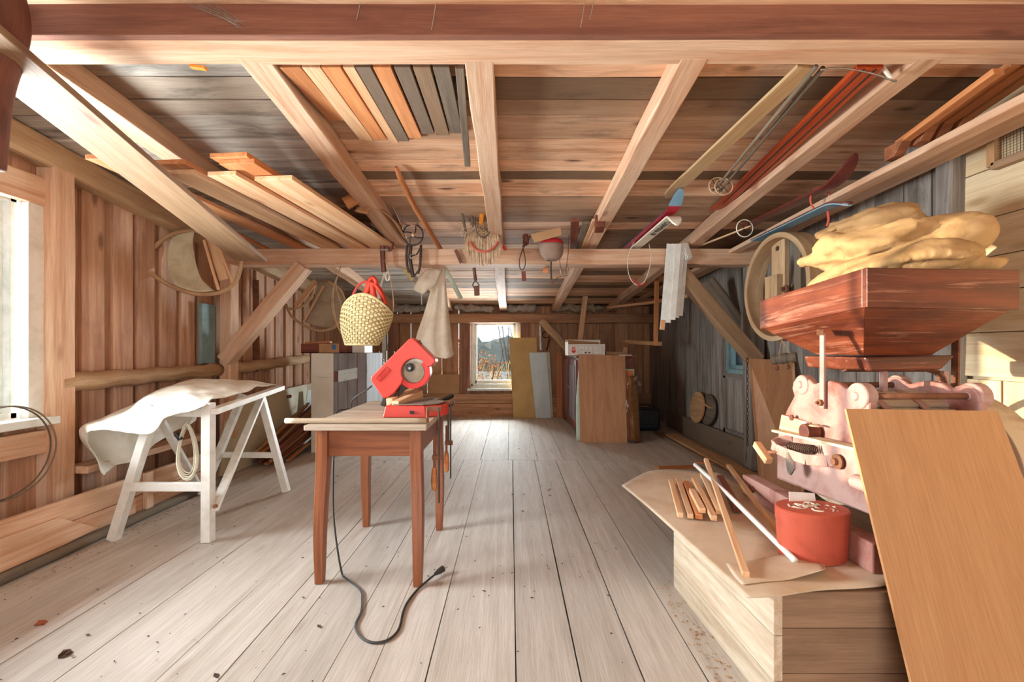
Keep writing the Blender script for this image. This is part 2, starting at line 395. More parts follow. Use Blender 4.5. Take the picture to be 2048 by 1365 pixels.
class Thing:
    "an Empty at the base of a thing that parents its parts (and their sub-parts)"
    def __init__(s, name, label, cat, group=None): s.name, s.label, s.cat, s.group, s.parts = name, label, cat, group, []
    def part(s, name, mb, mats, sub_parts=(), label=None, **kw): s.parts.append((name, mb, mats, sub_parts, label, kw)); return s
    def done(s, struct_kind=False):
        base = base_of([p[1] for p in s.parts])
        e = bpy.data.objects.new(s.name, None); C.objects.link(e); e.location = base; e.empty_display_size = 0.1
        if struct_kind: e['kind'] = 'structure'
        else: tag(e, s.label, s.cat, s.group)
        for name, mb, mats, subs, label, kw in s.parts:
            o = link(name, mb, mats, base, e, **kw)
            if label: o['label'] = label
            for q in subs:
                so = link(q[0], q[1], q[2], base, o, **(q[3] if len(q) > 3 else {}))
        return e
def bez(pts, n=8):
    "smooth path through points (Catmull-Rom)"
    pts = [V(p) for p in pts]; out = []
    for i in range(len(pts) - 1):
        p0, p1, p2, p3 = pts[max(i - 1, 0)], pts[i], pts[i + 1], pts[min(i + 2, len(pts) - 1)]
        for k in range(n):
            t_ = k / n
            out.append(0.5 * ((2 * p1) + (p2 - p0) * t_ + (2 * p0 - 5 * p1 + 4 * p2 - p3) * t_ ** 2 + (3 * p1 - p0 - 3 * p2 + p3) * t_ ** 3))
    out.append(pts[-1]); return out
def surf(ctrl, nu=4, nv=4, wr=0.0, ws=6.0):
    "smooth surface through a grid of control points, with wrinkles"
    rows = [bez(r_, nv) for r_ in ctrl]; cols = [bez([r_[j] for r_ in rows], nu) for j in range(len(rows[0]))]
    P = [[cols[j][i] for j in range(len(cols))] for i in range(len(cols[0]))]
    if wr:
        for row in P:
            for p in row:
                nn = mnoise.noise_vector(p * ws) * wr + mnoise.noise_vector(p * ws * 2.7) * wr * 0.4; p += nn
    return P
def melt(name, mb, mats, voxel, origin, parent=None, disp=0.0, dscale=0.1, smooth=3):
    "shapes run together into one skin"
    o = link(name, mb, mats, origin, parent)
    r_ = o.modifiers.new('skin', 'REMESH'); r_.mode = 'VOXEL'; r_.voxel_size = voxel; r_.use_smooth_shade = True
    s_ = o.modifiers.new('relax', 'SMOOTH'); s_.iterations = smooth; s_.factor = 0.5
    dg = bpy.context.evaluated_depsgraph_get(); me = bpy.data.meshes.new_from_object(o.evaluated_get(dg))
    o.modifiers.clear(); o.data = me
    if disp:
        for v_ in me.vertices:
            pw = v_.co + origin
            v_.co += v_.normal * (mnoise.noise(pw / dscale) * disp + mnoise.noise(pw / dscale * 2.6) * disp * 0.45)
    me.polygons.foreach_set('use_smooth', [True] * len(me.polygons)); me.update()
    return o
def letters(text, size, at, right, up, depth, mat, name, parent_base, parent, align='CENTER'):
    cu = bpy.data.curves.new(name, 'FONT'); cu.body = text; cu.size = size; cu.extrude = depth; cu.align_x = align; cu.align_y = 'CENTER'
    tmp = bpy.data.objects.new(name, cu); C.objects.link(tmp)
    dg = bpy.context.evaluated_depsgraph_get(); me = bpy.data.meshes.new_from_object(tmp.evaluated_get(dg))
    bpy.data.objects.remove(tmp)
    r_, u_ = V(right).normalized(), V(up).normalized(); n_ = r_.cross(u_)
    M = Matrix(((r_.x, u_.x, n_.x, at[0]), (r_.y, u_.y, n_.y, at[1]), (r_.z, u_.z, n_.z, at[2]), (0, 0, 0, 1)))
    me.transform(Matrix.Translation(-parent_base) @ M); me.materials.clear(); me.materials.append(MATS[mat])
    o = bpy.data.objects.new(name, me); C.objects.link(o); o.parent = parent
    return o
# ================================================================== THE ROOM
XL, XR, YB, YF = -2.70, 2.35, 7.38, -2.8       # inner faces: left wall, right wall, gable wall, behind the camera
TAN = 0.0931                                   # fall of the lean-to roof
def rz(Y): return EYE + 1.324 - TAN * Y        # underside of the rafters
def roofz(Y): return EYE + 1.424 - TAN * Y     # underside of the roof boards

# floor: boards along the room, a row of butt joints at Y 4.41
mb = MB()
near = [-2.95, -2.62, -2.40, -2.155, -1.817, -1.543, -1.201, -0.991, -0.867, -0.634, -0.479, -0.29, 0.016, 0.237, 0.451, 0.667, 0.936, 1.19, 1.46, 1.72, 1.98, 2.25, 2.5]
far = [-2.95, -2.6, -2.3, -2.0, -1.72, -1.42, -1.15, -0.88, -0.60, -0.31, -0.03, 0.273, 0.537, 0.77, 1.04, 1.36, 1.62, 1.9, 2.2, 2.5]
for xs, y0, y1 in ((near, YF, 4.408), (far, 4.412, YB + 0.1)):
    for a, b_ in zip(xs, xs[1:]):
        g = R.uniform(0.0015, 0.0032); seg = 14
        mb.beam(((a + b_) / 2, y0, -0.016), ((a + b_) / 2, y1, -0.016), b_ - a - 2 * g, 0.032, seg=seg, wob=0.0012)
struct('floor', mb, 'floor_wood')
mb = MB(); mb.box((-3.0, YF, -0.3), (2.6, YB + 0.1, -0.045)); struct('trim_1', mb, 'soil')

# roof boards across the rafters
ys = [-2.9, -2.7, -2.5, -2.3, -2.1, -1.9, -1.68, -1.5, -1.28, -1.05, -0.85, -0.66, -0.45, -0.25, -0.02, 0.2, 0.42, 0.61, 0.84, 1.05, 1.27, 1.5, 1.76, 1.981, 2.136, 2.26, 2.47, 2.70, 2.83, 2.95, 3.07, 3.195, 3.38, 3.55]
while ys[-1] < 7.5: ys.append(ys[-1] + R.uniform(0.13, 0.22))
mb = MB()
for a, b_ in zip(ys, ys[1:]):
    g = R.uniform(0.004, 0.010); yc = (a + b_) / 2; zc = roofz(yc) + 0.012
    cuts = [-2.95, -1.03 + R.choice((0, 0, 0, -0.9)), 2.65] if R.random() < 0.8 else [-2.95, -1.03, R.choice((-0.13, 0.76)), 2.65]
    for i, (x0, x1) in enumerate(zip(cuts, cuts[1:])):
        left = i == 0
        mb.beam((x0, yc, zc + R.uniform(0, .006)), (x1, yc, zc + R.uniform(0, .006)), b_ - a - g, 0.024, up=V((0, TAN, 1)), seg=8, wob=0.0018,
                tint=R.random(), mi=1 if left else 0)
struct('ceiling', mb, ['roof_board', 'roof_board_grey'])
mb = MB(); mb.hexa([(-3.1, -3.0, roofz(-3) + .09), (2.8, -3.0, roofz(-3) + .09), (2.8, 7.7, roofz(7.7) + .09), (-3.1, 7.7, roofz(7.7) + .09)],
                   [(-3.1, -3.0, roofz(-3) + .05), (2.8, -3.0, roofz(-3) + .05), (2.8, 7.7, roofz(7.7) + .05), (-3.1, 7.7, roofz(7.7) + .05)])
struct('trim_2', mb, 'rust_dark')

tn = [2]
def trim(mb, mat, **kw):
    tn[0] += 1; return struct('trim_%d' % tn[0], mb, mat, **kw)
# rafters
for x, wd, mat in ((-1.94, .12, 'beam_wood'), (-1.03, .125, 'beam_wood'), (-0.128, .118, 'beam_wood'), (0.735, .11, 'beam_wood'), (1.675, .105, 'beam_wood')):
    for y0, y1 in ((1.735, YB + .02),):
        mb = MB(); mb.beam((x, y0, rz(y0) + .05), (x, y1, rz(y1) + .05), wd, 0.105, up=V((0, TAN, 1)), seg=18, wob=0.005)
        trim(mb, mat, bevel=.006)
# the sloping side plates along both walls
mb = MB(); mb.beam((-2.66, -2.6, rz(-2.6) + .02), (-2.66, YB, rz(YB) + .02), .14, .16, up=V((0, TAN, 1)), seg=16, wob=.008); trim(mb, 'log', bevel=.02)
def pz(Y): return EYE + 1.02 - 0.036 * Y
mb = MB(); mb.beam((2.02, -2.6, pz(-2.6) + .018), (2.02, YB, pz(YB) + .018), .09, .036, up=V((0, .036, 1)), seg=14, wob=.003); trim(mb, 'beam_wood', bevel=.006)
mb = MB(); mb.beam((2.20, -2.6, pz(-2.6) + .055), (2.20, YB, pz(YB) + .055), .14, .03, up=V((0, .036, 1)), seg=14, wob=.003); trim(mb, 'beam_wood', bevel=.004)
# front tie beam, middle tie beam, gable plate
mb = MB(); mb.beam((XL - .1, 1.70, 2.279 + .14), (XR + .1, 1.70, 2.279 + .14), .139, .28, seg=16, wob=.002); trim(mb, 'beam_wood', bevel=.006)
mb = MB(); mb.beam((XL - .1, 1.617, 2.281 + .15), (XR + .1, 1.617, 2.281 + .15), .026, .30, seg=10, wob=.0008); trim(mb, 'header_wood_shaded', bevel=.003)  # added front board that carries the beam's painted shade
mb = MB(); mb.beam((XL - .05, 4.035, 1.968), (XR - .02, 4.035, 1.968), .17, .145, seg=14, wob=.002); trim(mb, 'beam_wood', bevel=.006)
mb = MB(); mb.beam((XL, 7.27, 1.12 + 72 * 7.2 / FPX - .075), (XR, 7.27, 1.12 + 72 * 7.2 / FPX - .075), .14, .15, seg=14, wob=.006); trim(mb, 'back_plank', bevel=.01)
# posts and braces on the middle frame
mb = MB(); mb.beam((-2.59, 4.0, 0.0), (-2.59, 4.0, 1.90), .10, .12, up=V((0, 1, 0)), seg=6, wob=.003); trim(mb, 'beam_wood', bevel=.005)
mb = MB(); mb.beam(W(452, 722, 3.96), W(608, 532, 3.96), .12, .125, up=V((0, -1, 0)), seg=6, wob=.002); trim(mb, 'beam_wood', bevel=.005)
mb = MB(); mb.beam((2.26, 4.05, 0.0), (2.26, 4.05, 1.90), .13, .13, up=V((0, 1, 0)), seg=8, wob=.008); trim(mb, 'wall_grey', bevel=.01)
mb = MB(); mb.beam(W(1345, 528, 3.98), W(1512, 722, 3.98), .12, .13, up=V((0, -1, 0)), seg=6, wob=.002); trim(mb, 'pine_grey', bevel=.005)
mb = MB(); mb.beam(W(1415, 560, 4.5), W(1512, 690, 4.5), .11, .11, up=V((0, -1, 0)), seg=6, wob=.006); trim(mb, 'driftwood', bevel=.02)
# a brace on the gable wall
mb = MB(); mb.beam(W(1082, 640, 7.1), W(1140, 705, 7.1), .12, .12, up=V((0, -1, 0)), seg=6, wob=.008); trim(mb, 'log', bevel=.03)
# the old red post in the near left corner
mb = MB(); mb.tube(bez([W(-40, 330, 1.50), W(-24, 180, 1.50), W(6, 80, 1.50), W(10, 20, 1.50), W(-14, -60, 1.50)], 5), .062, 12); trim(mb, 'beam_dark', smooth=True)

# left wall: vertical boards with covered joints, round the window
WY0, WY1, WZ0, WZ1 = 1.16, 2.41, 0.74, 1.965
def wall_boards(mb, X, y0, y1, z0, z1, step, sgn, gap=.0, cover=True, tops=None):
    y = y0
    while y < y1 - .01:
        b_ = min(y + step * R.uniform(.85, 1.12), y1); zt = (lambda q: z1 if tops is None else tops(q))((y + b_) / 2)
        mb.beam((X + sgn * .014, (y + b_) / 2, z0), (X + sgn * .014, (y + b_) / 2, zt), b_ - y - gap, .026, up=V((sgn, 0, 0)), seg=4, wob=.001)
        y = b_
mb = MB()
top = lambda q: roofz(q) - .0
y = YF
edges = []
while y < YB: edges.append(y); y += R.uniform(.19, .23)
for y in edges:
    for (a, b_) in ((0.0, 10),):
        yc = y + .1
        if WY0 - .12 < yc < WY1 + .08: parts = ((0.0, WZ0 - .02), (WZ1 + .02, top(yc)))
        else: parts = ((0.0, top(yc)),)
        for z0, z1 in parts:
            mb.beam((XL - .03, yc, z0), (XL - .03, yc, z1), .235, .022, up=V((1, 0, 0)), seg=3, wob=.001, tint=.55 + .45 * R.random())   # back layer
            mb.beam((XL - .008, yc, z0), (XL - .008, yc, z1), .155, .024, up=V((1, 0, 0)), seg=3, wob=.001, tint=.55 * R.random())     # front layer
struct('wall_left', mb, 'wall_plank', bevel=.003)
# right wall: grey boards beyond Y 2.27, pale horizontal boards nearer
mb = MB(); y = 2.27
while y < YB:
    st = R.uniform(.15, .21)
    if not (4.2 < y + st / 2 < 4.78):
        mb.beam((XR + .014, y + st / 2, 0), (XR + .014, y + st / 2, top(y)), st - .006, .028, up=V((-1, 0, 0)), seg=5, wob=.0015)
    else:
        mb.beam((XR + .014, y + st / 2, 1.29), (XR + .014, y + st / 2, top(y)), st - .006, .028, up=V((-1, 0, 0)), seg=5, wob=.0015)
    y += st
mb.box((XR + .03, 2.27, 0), (XR + .05, 4.22, 2.5), 2); mb.box((XR + .03, 4.75, 0), (XR + .05, YB, 2.3), 2)
mb.box((XR + .03, 4.22, 1.32), (XR + .05, 4.75, 2.3), 2); mb.box((XR + .035, -2.8, 0), (XR + .05, 2.27, 3.0), 1, mi=1)
zs = [0.0]
while zs[-1] < .98: zs.append(zs[-1] + .34)
for y0, y1 in ((-2.8, 1.4), (1.41, 1.62), (1.63, 1.86), (1.87, 2.08), (2.09, 2.255)):
    mb.beam((XR + .016, (y0 + y1) / 2, 0), (XR + .016, (y0 + y1) / 2, .97), y1 - y0, .028, up=V((-1, 0, 0)), seg=3, wob=.001, tint=.05 + .15 * R.random(), mi=1)
z = .985
for hgt in (.22, .20, .17, .19, .24, .2, .22, .2):
    mb.beam((XR + .004, -2.8, z + hgt / 2), (XR + .004, 2.25, z + hgt / 2), .028, hgt - .004, seg=6, wob=.001, mi=1); z += hgt
struct('wall_right', mb, ['wall_grey', 'wall_light'], bevel=.003)
mb = MB(); mb.beam((2.31, 2.285, 0), (2.31, 2.285, roofz(2.28) - .02), .10, .09, up=V((0, 1, 0)), seg=10, wob=.006); trim(mb, 'wall_grey', bevel=.012)
# gable wall: boards with slits of daylight, window opening
GX0, GX1, GZ0, GZ1 = -0.70, 0.16, .475, 1.665
mb = MB(); x = XL - .1
xs = [-2.85, -2.66, -2.47, -2.28, -2.1, -1.93, -1.70, -1.42, -1.17, -0.885, -0.72]
for a, b_ in zip(xs, xs[1:]): mb.beam(((a + b_) / 2, YB + .014, 0), ((a + b_) / 2, YB + .014, roofz(YB)), b_ - a - (.011 if b_ > -2.1 else .004), .026, up=V((0, -1, 0)), seg=3, wob=.001)
xs = [.18, .42, .66, .95, 1.22, 1.5, 1.76, 2.0, 2.25, 2.5]
for a, b_ in zip(xs, xs[1:]): mb.beam(((a + b_) / 2, YB + .014, 0), ((a + b_) / 2, YB + .014, roofz(YB)), b_ - a - .006, .026, up=V((0, -1, 0)), seg=3, wob=.001)
mb.beam(((GX0 + GX1) / 2, YB + .014, 0), ((GX0 + GX1) / 2, YB + .014, GZ0), GX1 - GX0 + .06, .026, up=V((0, -1, 0)))
mb.beam(((GX0 + GX1) / 2, YB + .014, GZ1), ((GX0 + GX1) / 2, YB + .014, roofz(YB)), GX1 - GX0 + .06, .026, up=V((0, -1, 0)))
mb.box((.16, YB + .03, 0), (2.5, YB + .05, 2.2), 2)
struct('wall_back', mb, 'back_plank', bevel=.003)
for z0, z1 in ((0.0, .215), (.22, .385)):
    mb = MB(); mb.beam((XL, YB - .05, (z0 + z1) / 2), (XR, YB - .05, (z0 + z1) / 2), .06, z1 - z0, seg=8, wob=.002); trim(mb, 'back_plank', bevel=.004)
for px in (770, 790, 933, 1049):
    mb = MB(); X = W(px, 700, 7.3).x; mb.beam((X, 7.31, .39), (X, 7.31, 1.63), .13 if px != 770 else .05, .10, up=V((0, -1, 0)), seg=5, wob=.002)
    trim(mb, 'back_dark' if px != 770 else 'white_paint', bevel=.004)
for zc in (.66, 1.27):   # noggings across the slits
    mb = MB(); mb.beam((-2.0, YB + .05, zc), (-.78, YB + .05, zc), .03, .055); trim(mb, 'pine_orange')
# wall behind the camera, with an opening added for the fill light
mb = MB()
for x0, x1, z0, z1 in ((-2.8, -1.75, 0, 2.9), (1.95, 2.5, 0, 2.9), (-1.75, 1.95, 2.35, 2.9)):
    x = x0
    while x < x1 - .01:
        b_ = min(x + .2, x1); mb.beam(((x + b_) / 2, YF - .02, z0), ((x + b_) / 2, YF - .02, z1), b_ - x - .004, .026, up=V((0, 1, 0))); x = b_
struct('wall_front', mb, 'back_plank')

# window_1: the big window in the left wall
def window(name, o, axis_u, n, wu, hz, fr, mull=(), depth=.05, mat='window_paint', sill=None):
    "o lower corner, axis_u along the width, n towards the room"
    t = Thing(name, '', '')
    u = V(axis_u); n = V(n)
    f_ = MB()
    for a, b_ in (((0, 0), (0, hz)), ((wu, 0), (wu, hz)), ((0, 0), (wu, 0)), ((0, hz), (wu, hz))):
        f_.beam(o + u * a[0] + UP * a[1], o + u * b_[0] + UP * b_[1], fr, depth, up=n if a[0] == b_[0] else n)
    t.part('frame', f_, mat, bevel=.004)
    sh = MB(); q = fr * .95
    for a, b_ in (((q, q / 2), (q, hz - q / 2)), ((wu - q, q / 2), (wu - q, hz - q / 2)), ((q, q), (wu - q, q)), ((q, hz - q), (wu - q, hz - q))):
        sh.beam(o - n * depth * .35 + u * a[0] + UP * a[1], o - n * depth * .35 + u * b_[0] + UP * b_[1], fr * .8, depth * .7, up=n)
    for m_ in mull: sh.beam(o - n * depth * .35 + u * wu * m_ + UP * q, o - n * depth * .35 + u * wu * m_ + UP * (hz - q), fr * .7, depth * .7, up=n)
    t.part('sash', sh, mat, bevel=.004)
    gl = MB(); a = o - n * depth * .5
    gl.slab([a + u * q + UP * q, a + u * (wu - q) + UP * q, a + u * (wu - q) + UP * (hz - q), a + u * q + UP * (hz - q)], .004)
    t.part('pane', gl, 'glass')
    if sill: t.part('sill', sill, mat, bevel=.006)
    e = t.done(True)
    return e
sl = MB(); sl.beam((XL + .03, WY0 - .1, WZ0 - .02), (XL + .03, 2.50, WZ0 - .02), .17, .045, seg=4, wob=.002)
window('window_1', V((XL - .07, WY0, WZ0)), (0, 1, 0), (1, 0, 0), WY1 - WY0, WZ1 - WZ0, .07, (.5,), .07, 'window_paint', sl)
mb = MB(); mb.beam((XL + .02, 2.435, WZ0), (XL + .02, 2.435, WZ1 + .13), .085, .05, up=V((1, 0, 0))); trim(mb, 'white_paint', bevel=.004)
mb = MB(); mb.beam((XL + .03, WY0 - .1, WZ1 + .05), (XL + .03, 2.484, WZ1 + .05), .05, .16); trim(mb, 'beam_wood', bevel=.005)
mb = MB(); mb.beam((XL + .035, WY0 - .3, .60), (XL + .035, 2.48, .60), .05, .13, seg=4, wob=.002); trim(mb, 'beam_wood', bevel=.005)
mb = MB(); mb.beam((XL + .05, 2.53, 0), (XL + .05, 2.53, 2.17), .11, .12, up=V((0, 1, 0)), seg=8, wob=.003); trim(mb, 'beam_wood', bevel=.006)
# window_2: gable window
sl = MB(); sl.beam((GX0 - .03, YB - .06, GZ0 - .02), (GX1 + .05, YB - .06, GZ0 - .02), .14, .04)
window('window_2', V((GX0 + .02, YB - .01, GZ0 + .03)), (1, 0, 0), (0, -1, 0), GX1 - GX0 - .04, GZ1 - GZ0 - .06, .075, (), .06, 'window_paint', sl)
# window_3 and the plank hatch under it in the right wall
window('window_3', V((XR + .01, 4.27, .89)), (0, 1, 0), (-1, 0, 0), .43, .38, .05, (), .05, 'blue_paint')
t = Thing('door_1', '', '')
d1 = MB(); y = 4.2
for st in (.19, .2, .19): d1.beam((XR + .012, y + st / 2, .02), (XR + .012, y + st / 2, .86), st - .005, .026, up=V((-1, 0, 0)), seg=3, wob=.001); y += st
t.part('panel', d1, 'wall_grey', bevel=.003)
d2 = MB()
for a, b_ in (((4.2, .84), (4.78, .84)), ((4.76, .02), (4.76, .84)), ((4.22, .02), (4.22, .84)), ((4.2, .24), (4.78, .24))):
    d2.beam((XR - .01, a[0], a[1]), (XR - .01, b_[0], b_[1]), .06, .02, up=V((1, 0, 0)))
t.part('door_frame', d2, 'wall_grey', bevel=.003); t.done(True)

# low board partition in front of the left wall, and the round batten at its foot
for i, (z0, z1) in enumerate(((.035, .158), (.162, .293))):
    mb = MB(); mb.beam((-2.465, -1.0, (z0 + z1) / 2), (-2.465, 3.62, (z0 + z1) / 2), .028, z1 - z0, seg=12, wob=.002)
    o = struct('baseboard_left' if i == 0 else 'baseboard_left_upper', mb, 'beam_wood', bevel=.004)
mb = MB(); mb.tube([(-2.43, y_, .03) for y_ in (-1, 0, 1, 2, 3, 3.66)], .032, 8); trim(mb, 'driftwood', smooth=True)
for y_ in (2.92, 3.5):
    mb = MB(); mb.beam((-2.435, y_, .05), (-2.435, y_, .30), .06, .025, up=V((1, 0, 0))); trim(mb, 'beam_wood', bevel=.003)
# round log rails on the left wall
for a, b_, r0 in ((W(112, 768, 2.53), W(436, 740, 3.93), .057), (W(462, 738, 4.08), W(612, 719, 5.55), .055)):
    mb = MB(); n_ = 22; pts = [a.lerp(b_, i / n_) + V((0, 0, .006 * math.sin(i * 1.3))) for i in range(n_ + 1)]
    mb.tube(pts, [r0 * (1 + .10 * mnoise.noise(V((i * .55, a.y, 0)))) for i in range(n_ + 1)], 14); trim(mb, 'log', smooth=True)
# ================================================================== OUTSIDE THE WINDOWS
mb = MB(); mb.box((-40, 8.2, -1.2), (40, 60, -1.0)); struct('ground_outside', mb, 'soil')
mb = MB(); mb.box((-40, 14, -1.0), (40, 42, -.97)); single('pond', 'pale still water beyond the gable window', 'water', mb, 'water', kind='stuff')
mb = MB()
for i in range(900):
    x, y = R.uniform(-3.2, 2.2), R.uniform(9.5, 14.5); h = R.uniform(.9, 1.9)
    mb.tube([(x, y, -1), (x + R.uniform(-.1, .1), y, -1 + h * .6), (x + R.uniform(-.35, .35), y, -1 + h)], [.012, .010, .003], 3)
single('reed_bed', 'dry yellow reeds growing outside the gable window', 'reeds', mb, 'reed', kind='stuff')
def bush(name, label, cat, c, rx, ry, rz_, n, leaf_mat, stem_mat='rust_dark', ls=.06):
    t = Thing(name, label, cat); st = MB(); lf = MB(); c = V(c)
    for i in range(14):
        e = c + V((R.uniform(-rx, rx), R.uniform(-ry, ry), R.uniform(.2, 1) * rz_ * 2)); b_ = V((c.x + R.uniform(-.15, .15), c.y, -1.0))
        st.tube(bez([b_, b_.lerp(e, .5) + V((R.uniform(-.2, .2), 0, .2)), e], 4), [.03, .026, .022, .02, .017, .014, .012, .009, .006][:9], 5)
    for i in range(n):
        d = V((R.gauss(0, 1), R.gauss(0, 1), R.gauss(0, 1))).normalized() * R.random() ** .4
        p = c + V((d.x * rx, d.y * ry, rz_ + d.z * rz_)); a = V((R.gauss(0, 1), R.gauss(0, 1), R.gauss(0, 1))).normalized(); _, s_, u_ = frame(a)
        lf.add([p, p + s_ * ls * .5 + a * ls * .5, p + a * ls, p - s_ * ls * .5 + a * ls * .5], [[0, 1, 2, 3]])
    t.part('stem', st, stem_mat); t.part('foliage', lf, leaf_mat); t.done()
bush('bush', 'orange autumn bush outside at the left of the gable window', 'bush', (-.75, 10.6, -.3), .75, .5, .75, 700, 'autumn_leaf')
bush('leafless_tree', 'thin bare tree against the sky outside the gable window', 'tree', (.15, 17, .2), .7, .5, 1.3, 60, 'autumn_leaf')
mb = MB()
for i in range(40): mb.blob((-14 + i * .75, 46 + R.uniform(-2, 2), -.6 + R.uniform(0, .6)), R.uniform(1.2, 2.2), 1.2, R.uniform(1.2, 2.8), 8, .5, i * 1.7)
single('distant_woods', 'hazy brown line of woods on the far shore', 'woods', mb, 'far_trees', kind='stuff')
# outdoors beside the left window
mb = MB(); mb.box((-30, -20, -1.2), (-3.2, 8.0, -1.0)); struct('ground_outside_side', mb, 'soil')

# ================================================================== TABLE AND SAW
ZT = .755                                        # table top height
t = Thing('side_table', 'old brown wooden table with curved legs carrying the red chop saw', 'table')
LX0, LX1, LY0, LY1 = -.93, -.468, 2.16, 2.80    # leg tops
TX0, TX1, TY0, TY1 = -1.0, -.407, 2.095, 3.13
tp = MB()
for i, (a, b_) in enumerate(((2.095, 2.30), (2.302, 2.62), (2.622, 3.13))):
    tp.beam((TX0, (a + b_) / 2, ZT - .013), (TX1, (a + b_) / 2, ZT - .013), b_ - a, .026, seg=1, tint=.3 + .2 * i)
t.part('tabletop', tp, 'table_top', bevel=.005)
ap = MB()
ap.beam((LX0, LY0 + .005, ZT - .095), (LX1, LY0 + .005, ZT - .095), .022, .135)
t.part('drawer_front', ap, 'table_wood', bevel=.003)
ap = MB()
ap.beam((LX0, LY1, ZT - .095), (LX1, LY1, ZT - .095), .022, .135)
for x in (LX0 - .0, LX1 + .0): ap.beam((x, LY0, ZT - .095), (x, LY1, ZT - .095), .022, .135)
t.part('apron', ap, 'table_wood', bevel=.003)
for fx, fy, sx, sy in ((640, 1166, -1, -1), (836, 1172, 1, -1), (733, 1053, -1, 1), (879, 1060, 1, 1)):
    f_ = FL(fx, fy); tx = LX0 if sx < 0 else LX1; ty = LY0 if sy < 0 else LY1
    lg = MB(); vs, gs, fs = [], [], []; n_ = 14
    for i in range(n_ + 1):
        k = i / n_; z = (ZT - .026) * (1 - k)
        # straight, then bowing out at the knee and sweeping down to the foot
        if k < .22: cx, cy, hw = tx, ty, .029
        else:
            q = (k - .22) / .78; ss = q * q * (3 - 2 * q)
            bow = math.sin(math.pi * min(1, q * 1.15)) * .005
            cx = tx + (f_.x - tx) * ss + sx * bow; cy = ty + (f_.y - ty) * ss + sy * bow * .5; hw = .029 - .013 * q + .004 * math.sin(math.pi * q * .7)
        for a, b_ in ((-1, -1), (1, -1), (1, 1), (-1, 1)):
            vs.append((cx + a * hw, cy + b_ * hw, z)); gs.append((z, a * hw, b_ * hw))
    for i in range(n_):
        for j in range(4): a = i * 4 + j; b_ = i * 4 + (j + 1) % 4; fs.append([a, b_, b_ + 4, a + 4])
    fs += [[3, 2, 1, 0], [n_ * 4 + j for j in range(4)]]
    lg.add(vs, fs, gs); t.part('leg', lg, 'table_wood', bevel=.004)
t.done()

# chop saw
SY = 2.52
def S(px, py, dy=0.0): return W(px, py, SY + dy)
t = Thing('chop_saw', 'red chop saw with raised head standing on the brown table', 'saw')
bs = MB()
zb = ZT + .001
bx0, bx1, by0, by1 = W(768, 0, 2.36).x, W(866, 0, 2.36).x, 2.33, 2.66
bs.hexa([(bx0, by0, zb), (bx1 - .03, by0, zb), (bx1 - .03, by1, zb), (bx0, by1, zb)], [(bx0 + .012, by0 + .01, zb + .062), (bx1 - .04, by0 + .01, zb + .062), (bx1 - .04, by1 - .01, zb + .062), (bx0 + .012, by1 - .01, zb + .062)])
bs.lathe((bx1 - .055, 2.47, zb), UP, [(.125, 0), (.122, .055), (.118, .06)], 28)
t.part('base', bs, 'saw_red', [('socket', MB().box((W(820, 0, by0).x, by0 - .004, zb + .02), (W(828, 0, by0).x, by0 + .012, zb + .035)), 'black_plastic')], bevel=.006)
tt = MB(); tt.lathe((bx1 - .055, 2.47, zb + .063), UP, [(.10, 0), (.10, .008)], 28); tt.hexa([(bx0 + .05, by0 + .02, zb + .064), (bx1 - .05, by0 + .02, zb + .064), (bx1 - .01, by1 - .02, zb + .064), (bx0 + .05, by1 - .02, zb + .064)],
        [(bx0 + .05, by0 + .02, zb + .070), (bx1 - .05, by0 + .02, zb + .070), (bx1 - .01, by1 - .02, zb + .070), (bx0 + .05, by1 - .02, zb + .070)])
t.part('turntable', tt, 'aluminium', bevel=.002)
fc = MB(); fc.beam(W(803, 811, 2.36), W(866, 797, 2.60), .012, .02); t.part('fence', fc, 'aluminium', bevel=.002)
# head: a plastic cover traced at the saw's own distance, 0.10 m thick
hp = [(742, 762), (741, 755), (817, 679), (824, 676), (829, 679), (870, 719), (871, 724), (863, 733), (856, 734)]
for k in range(12):      # round cut-out above the blade
    a = math.radians(22 + k * 17.5); hp.append((829 + 26.5 * math.cos(a), 744 - 26.5 * math.sin(a)))
hp += [(805, 762), (803, 768), (788, 787), (775, 796), (768, 797), (764, 795)]
pts = [S(x, y, -.05) for x, y in hp]
hd = MB(); n_ = len(pts); back = [p + V((0, .10, 0)) for p in pts]
hd.add(pts + back, [list(range(n_)), list(range(n_, 2 * n_))[::-1]] + [[i, n_ + i, n_ + (i + 1) % n_, (i + 1) % n_] for i in range(n_)])
fr_ = MB(); q = [S(x, y, -.052) for x, y in ((751, 757), (772, 734), (781, 741), (760, 764))]
for i in range(4): fr_.tube([q[i], q[(i + 1) % 4]], .0012, 5)
t.part('blade_cover', hd, 'saw_red', [('logo_frame', fr_, 'saw_red_bright')], bevel=.006)
gd = MB(); gc = S(829, 744, 0); gd.band(gc, (0, 1, 0), .096, .063, .07, 40, a0=math.radians(-185), a1=math.radians(45)); t.part('guard_ring', gd, 'saw_red_bright', bevel=.003)
bl = MB(); n_ = 48; vs = []
for i in range(n_ * 2):
    a = math.pi * i / n_; r_ = .088 if i % 2 else .083; vs.append(gc + V((math.cos(a) * r_, 0, math.sin(a) * r_)))
bl.add([v_ + V((0, -.001, 0)) for v_ in vs] + [v_ + V((0, .001, 0)) for v_ in vs], [list(range(n_ * 2)), list(range(n_ * 2, n_ * 4))[::-1]] + [[i, n_ * 2 + i, n_ * 2 + (i + 1) % (n_ * 2), (i + 1) % (n_ * 2)] for i in range(n_ * 2)])
t.part('blade', bl, 'steel')
gl = MB(); gl.lathe(gc + V((0, -.036, 0)), (0, 1, 0), [(.0, 0), (.064, 0), (.064, .003), (.0, .003)], 32); t.part('clear_guard', gl, 'clear_guard')
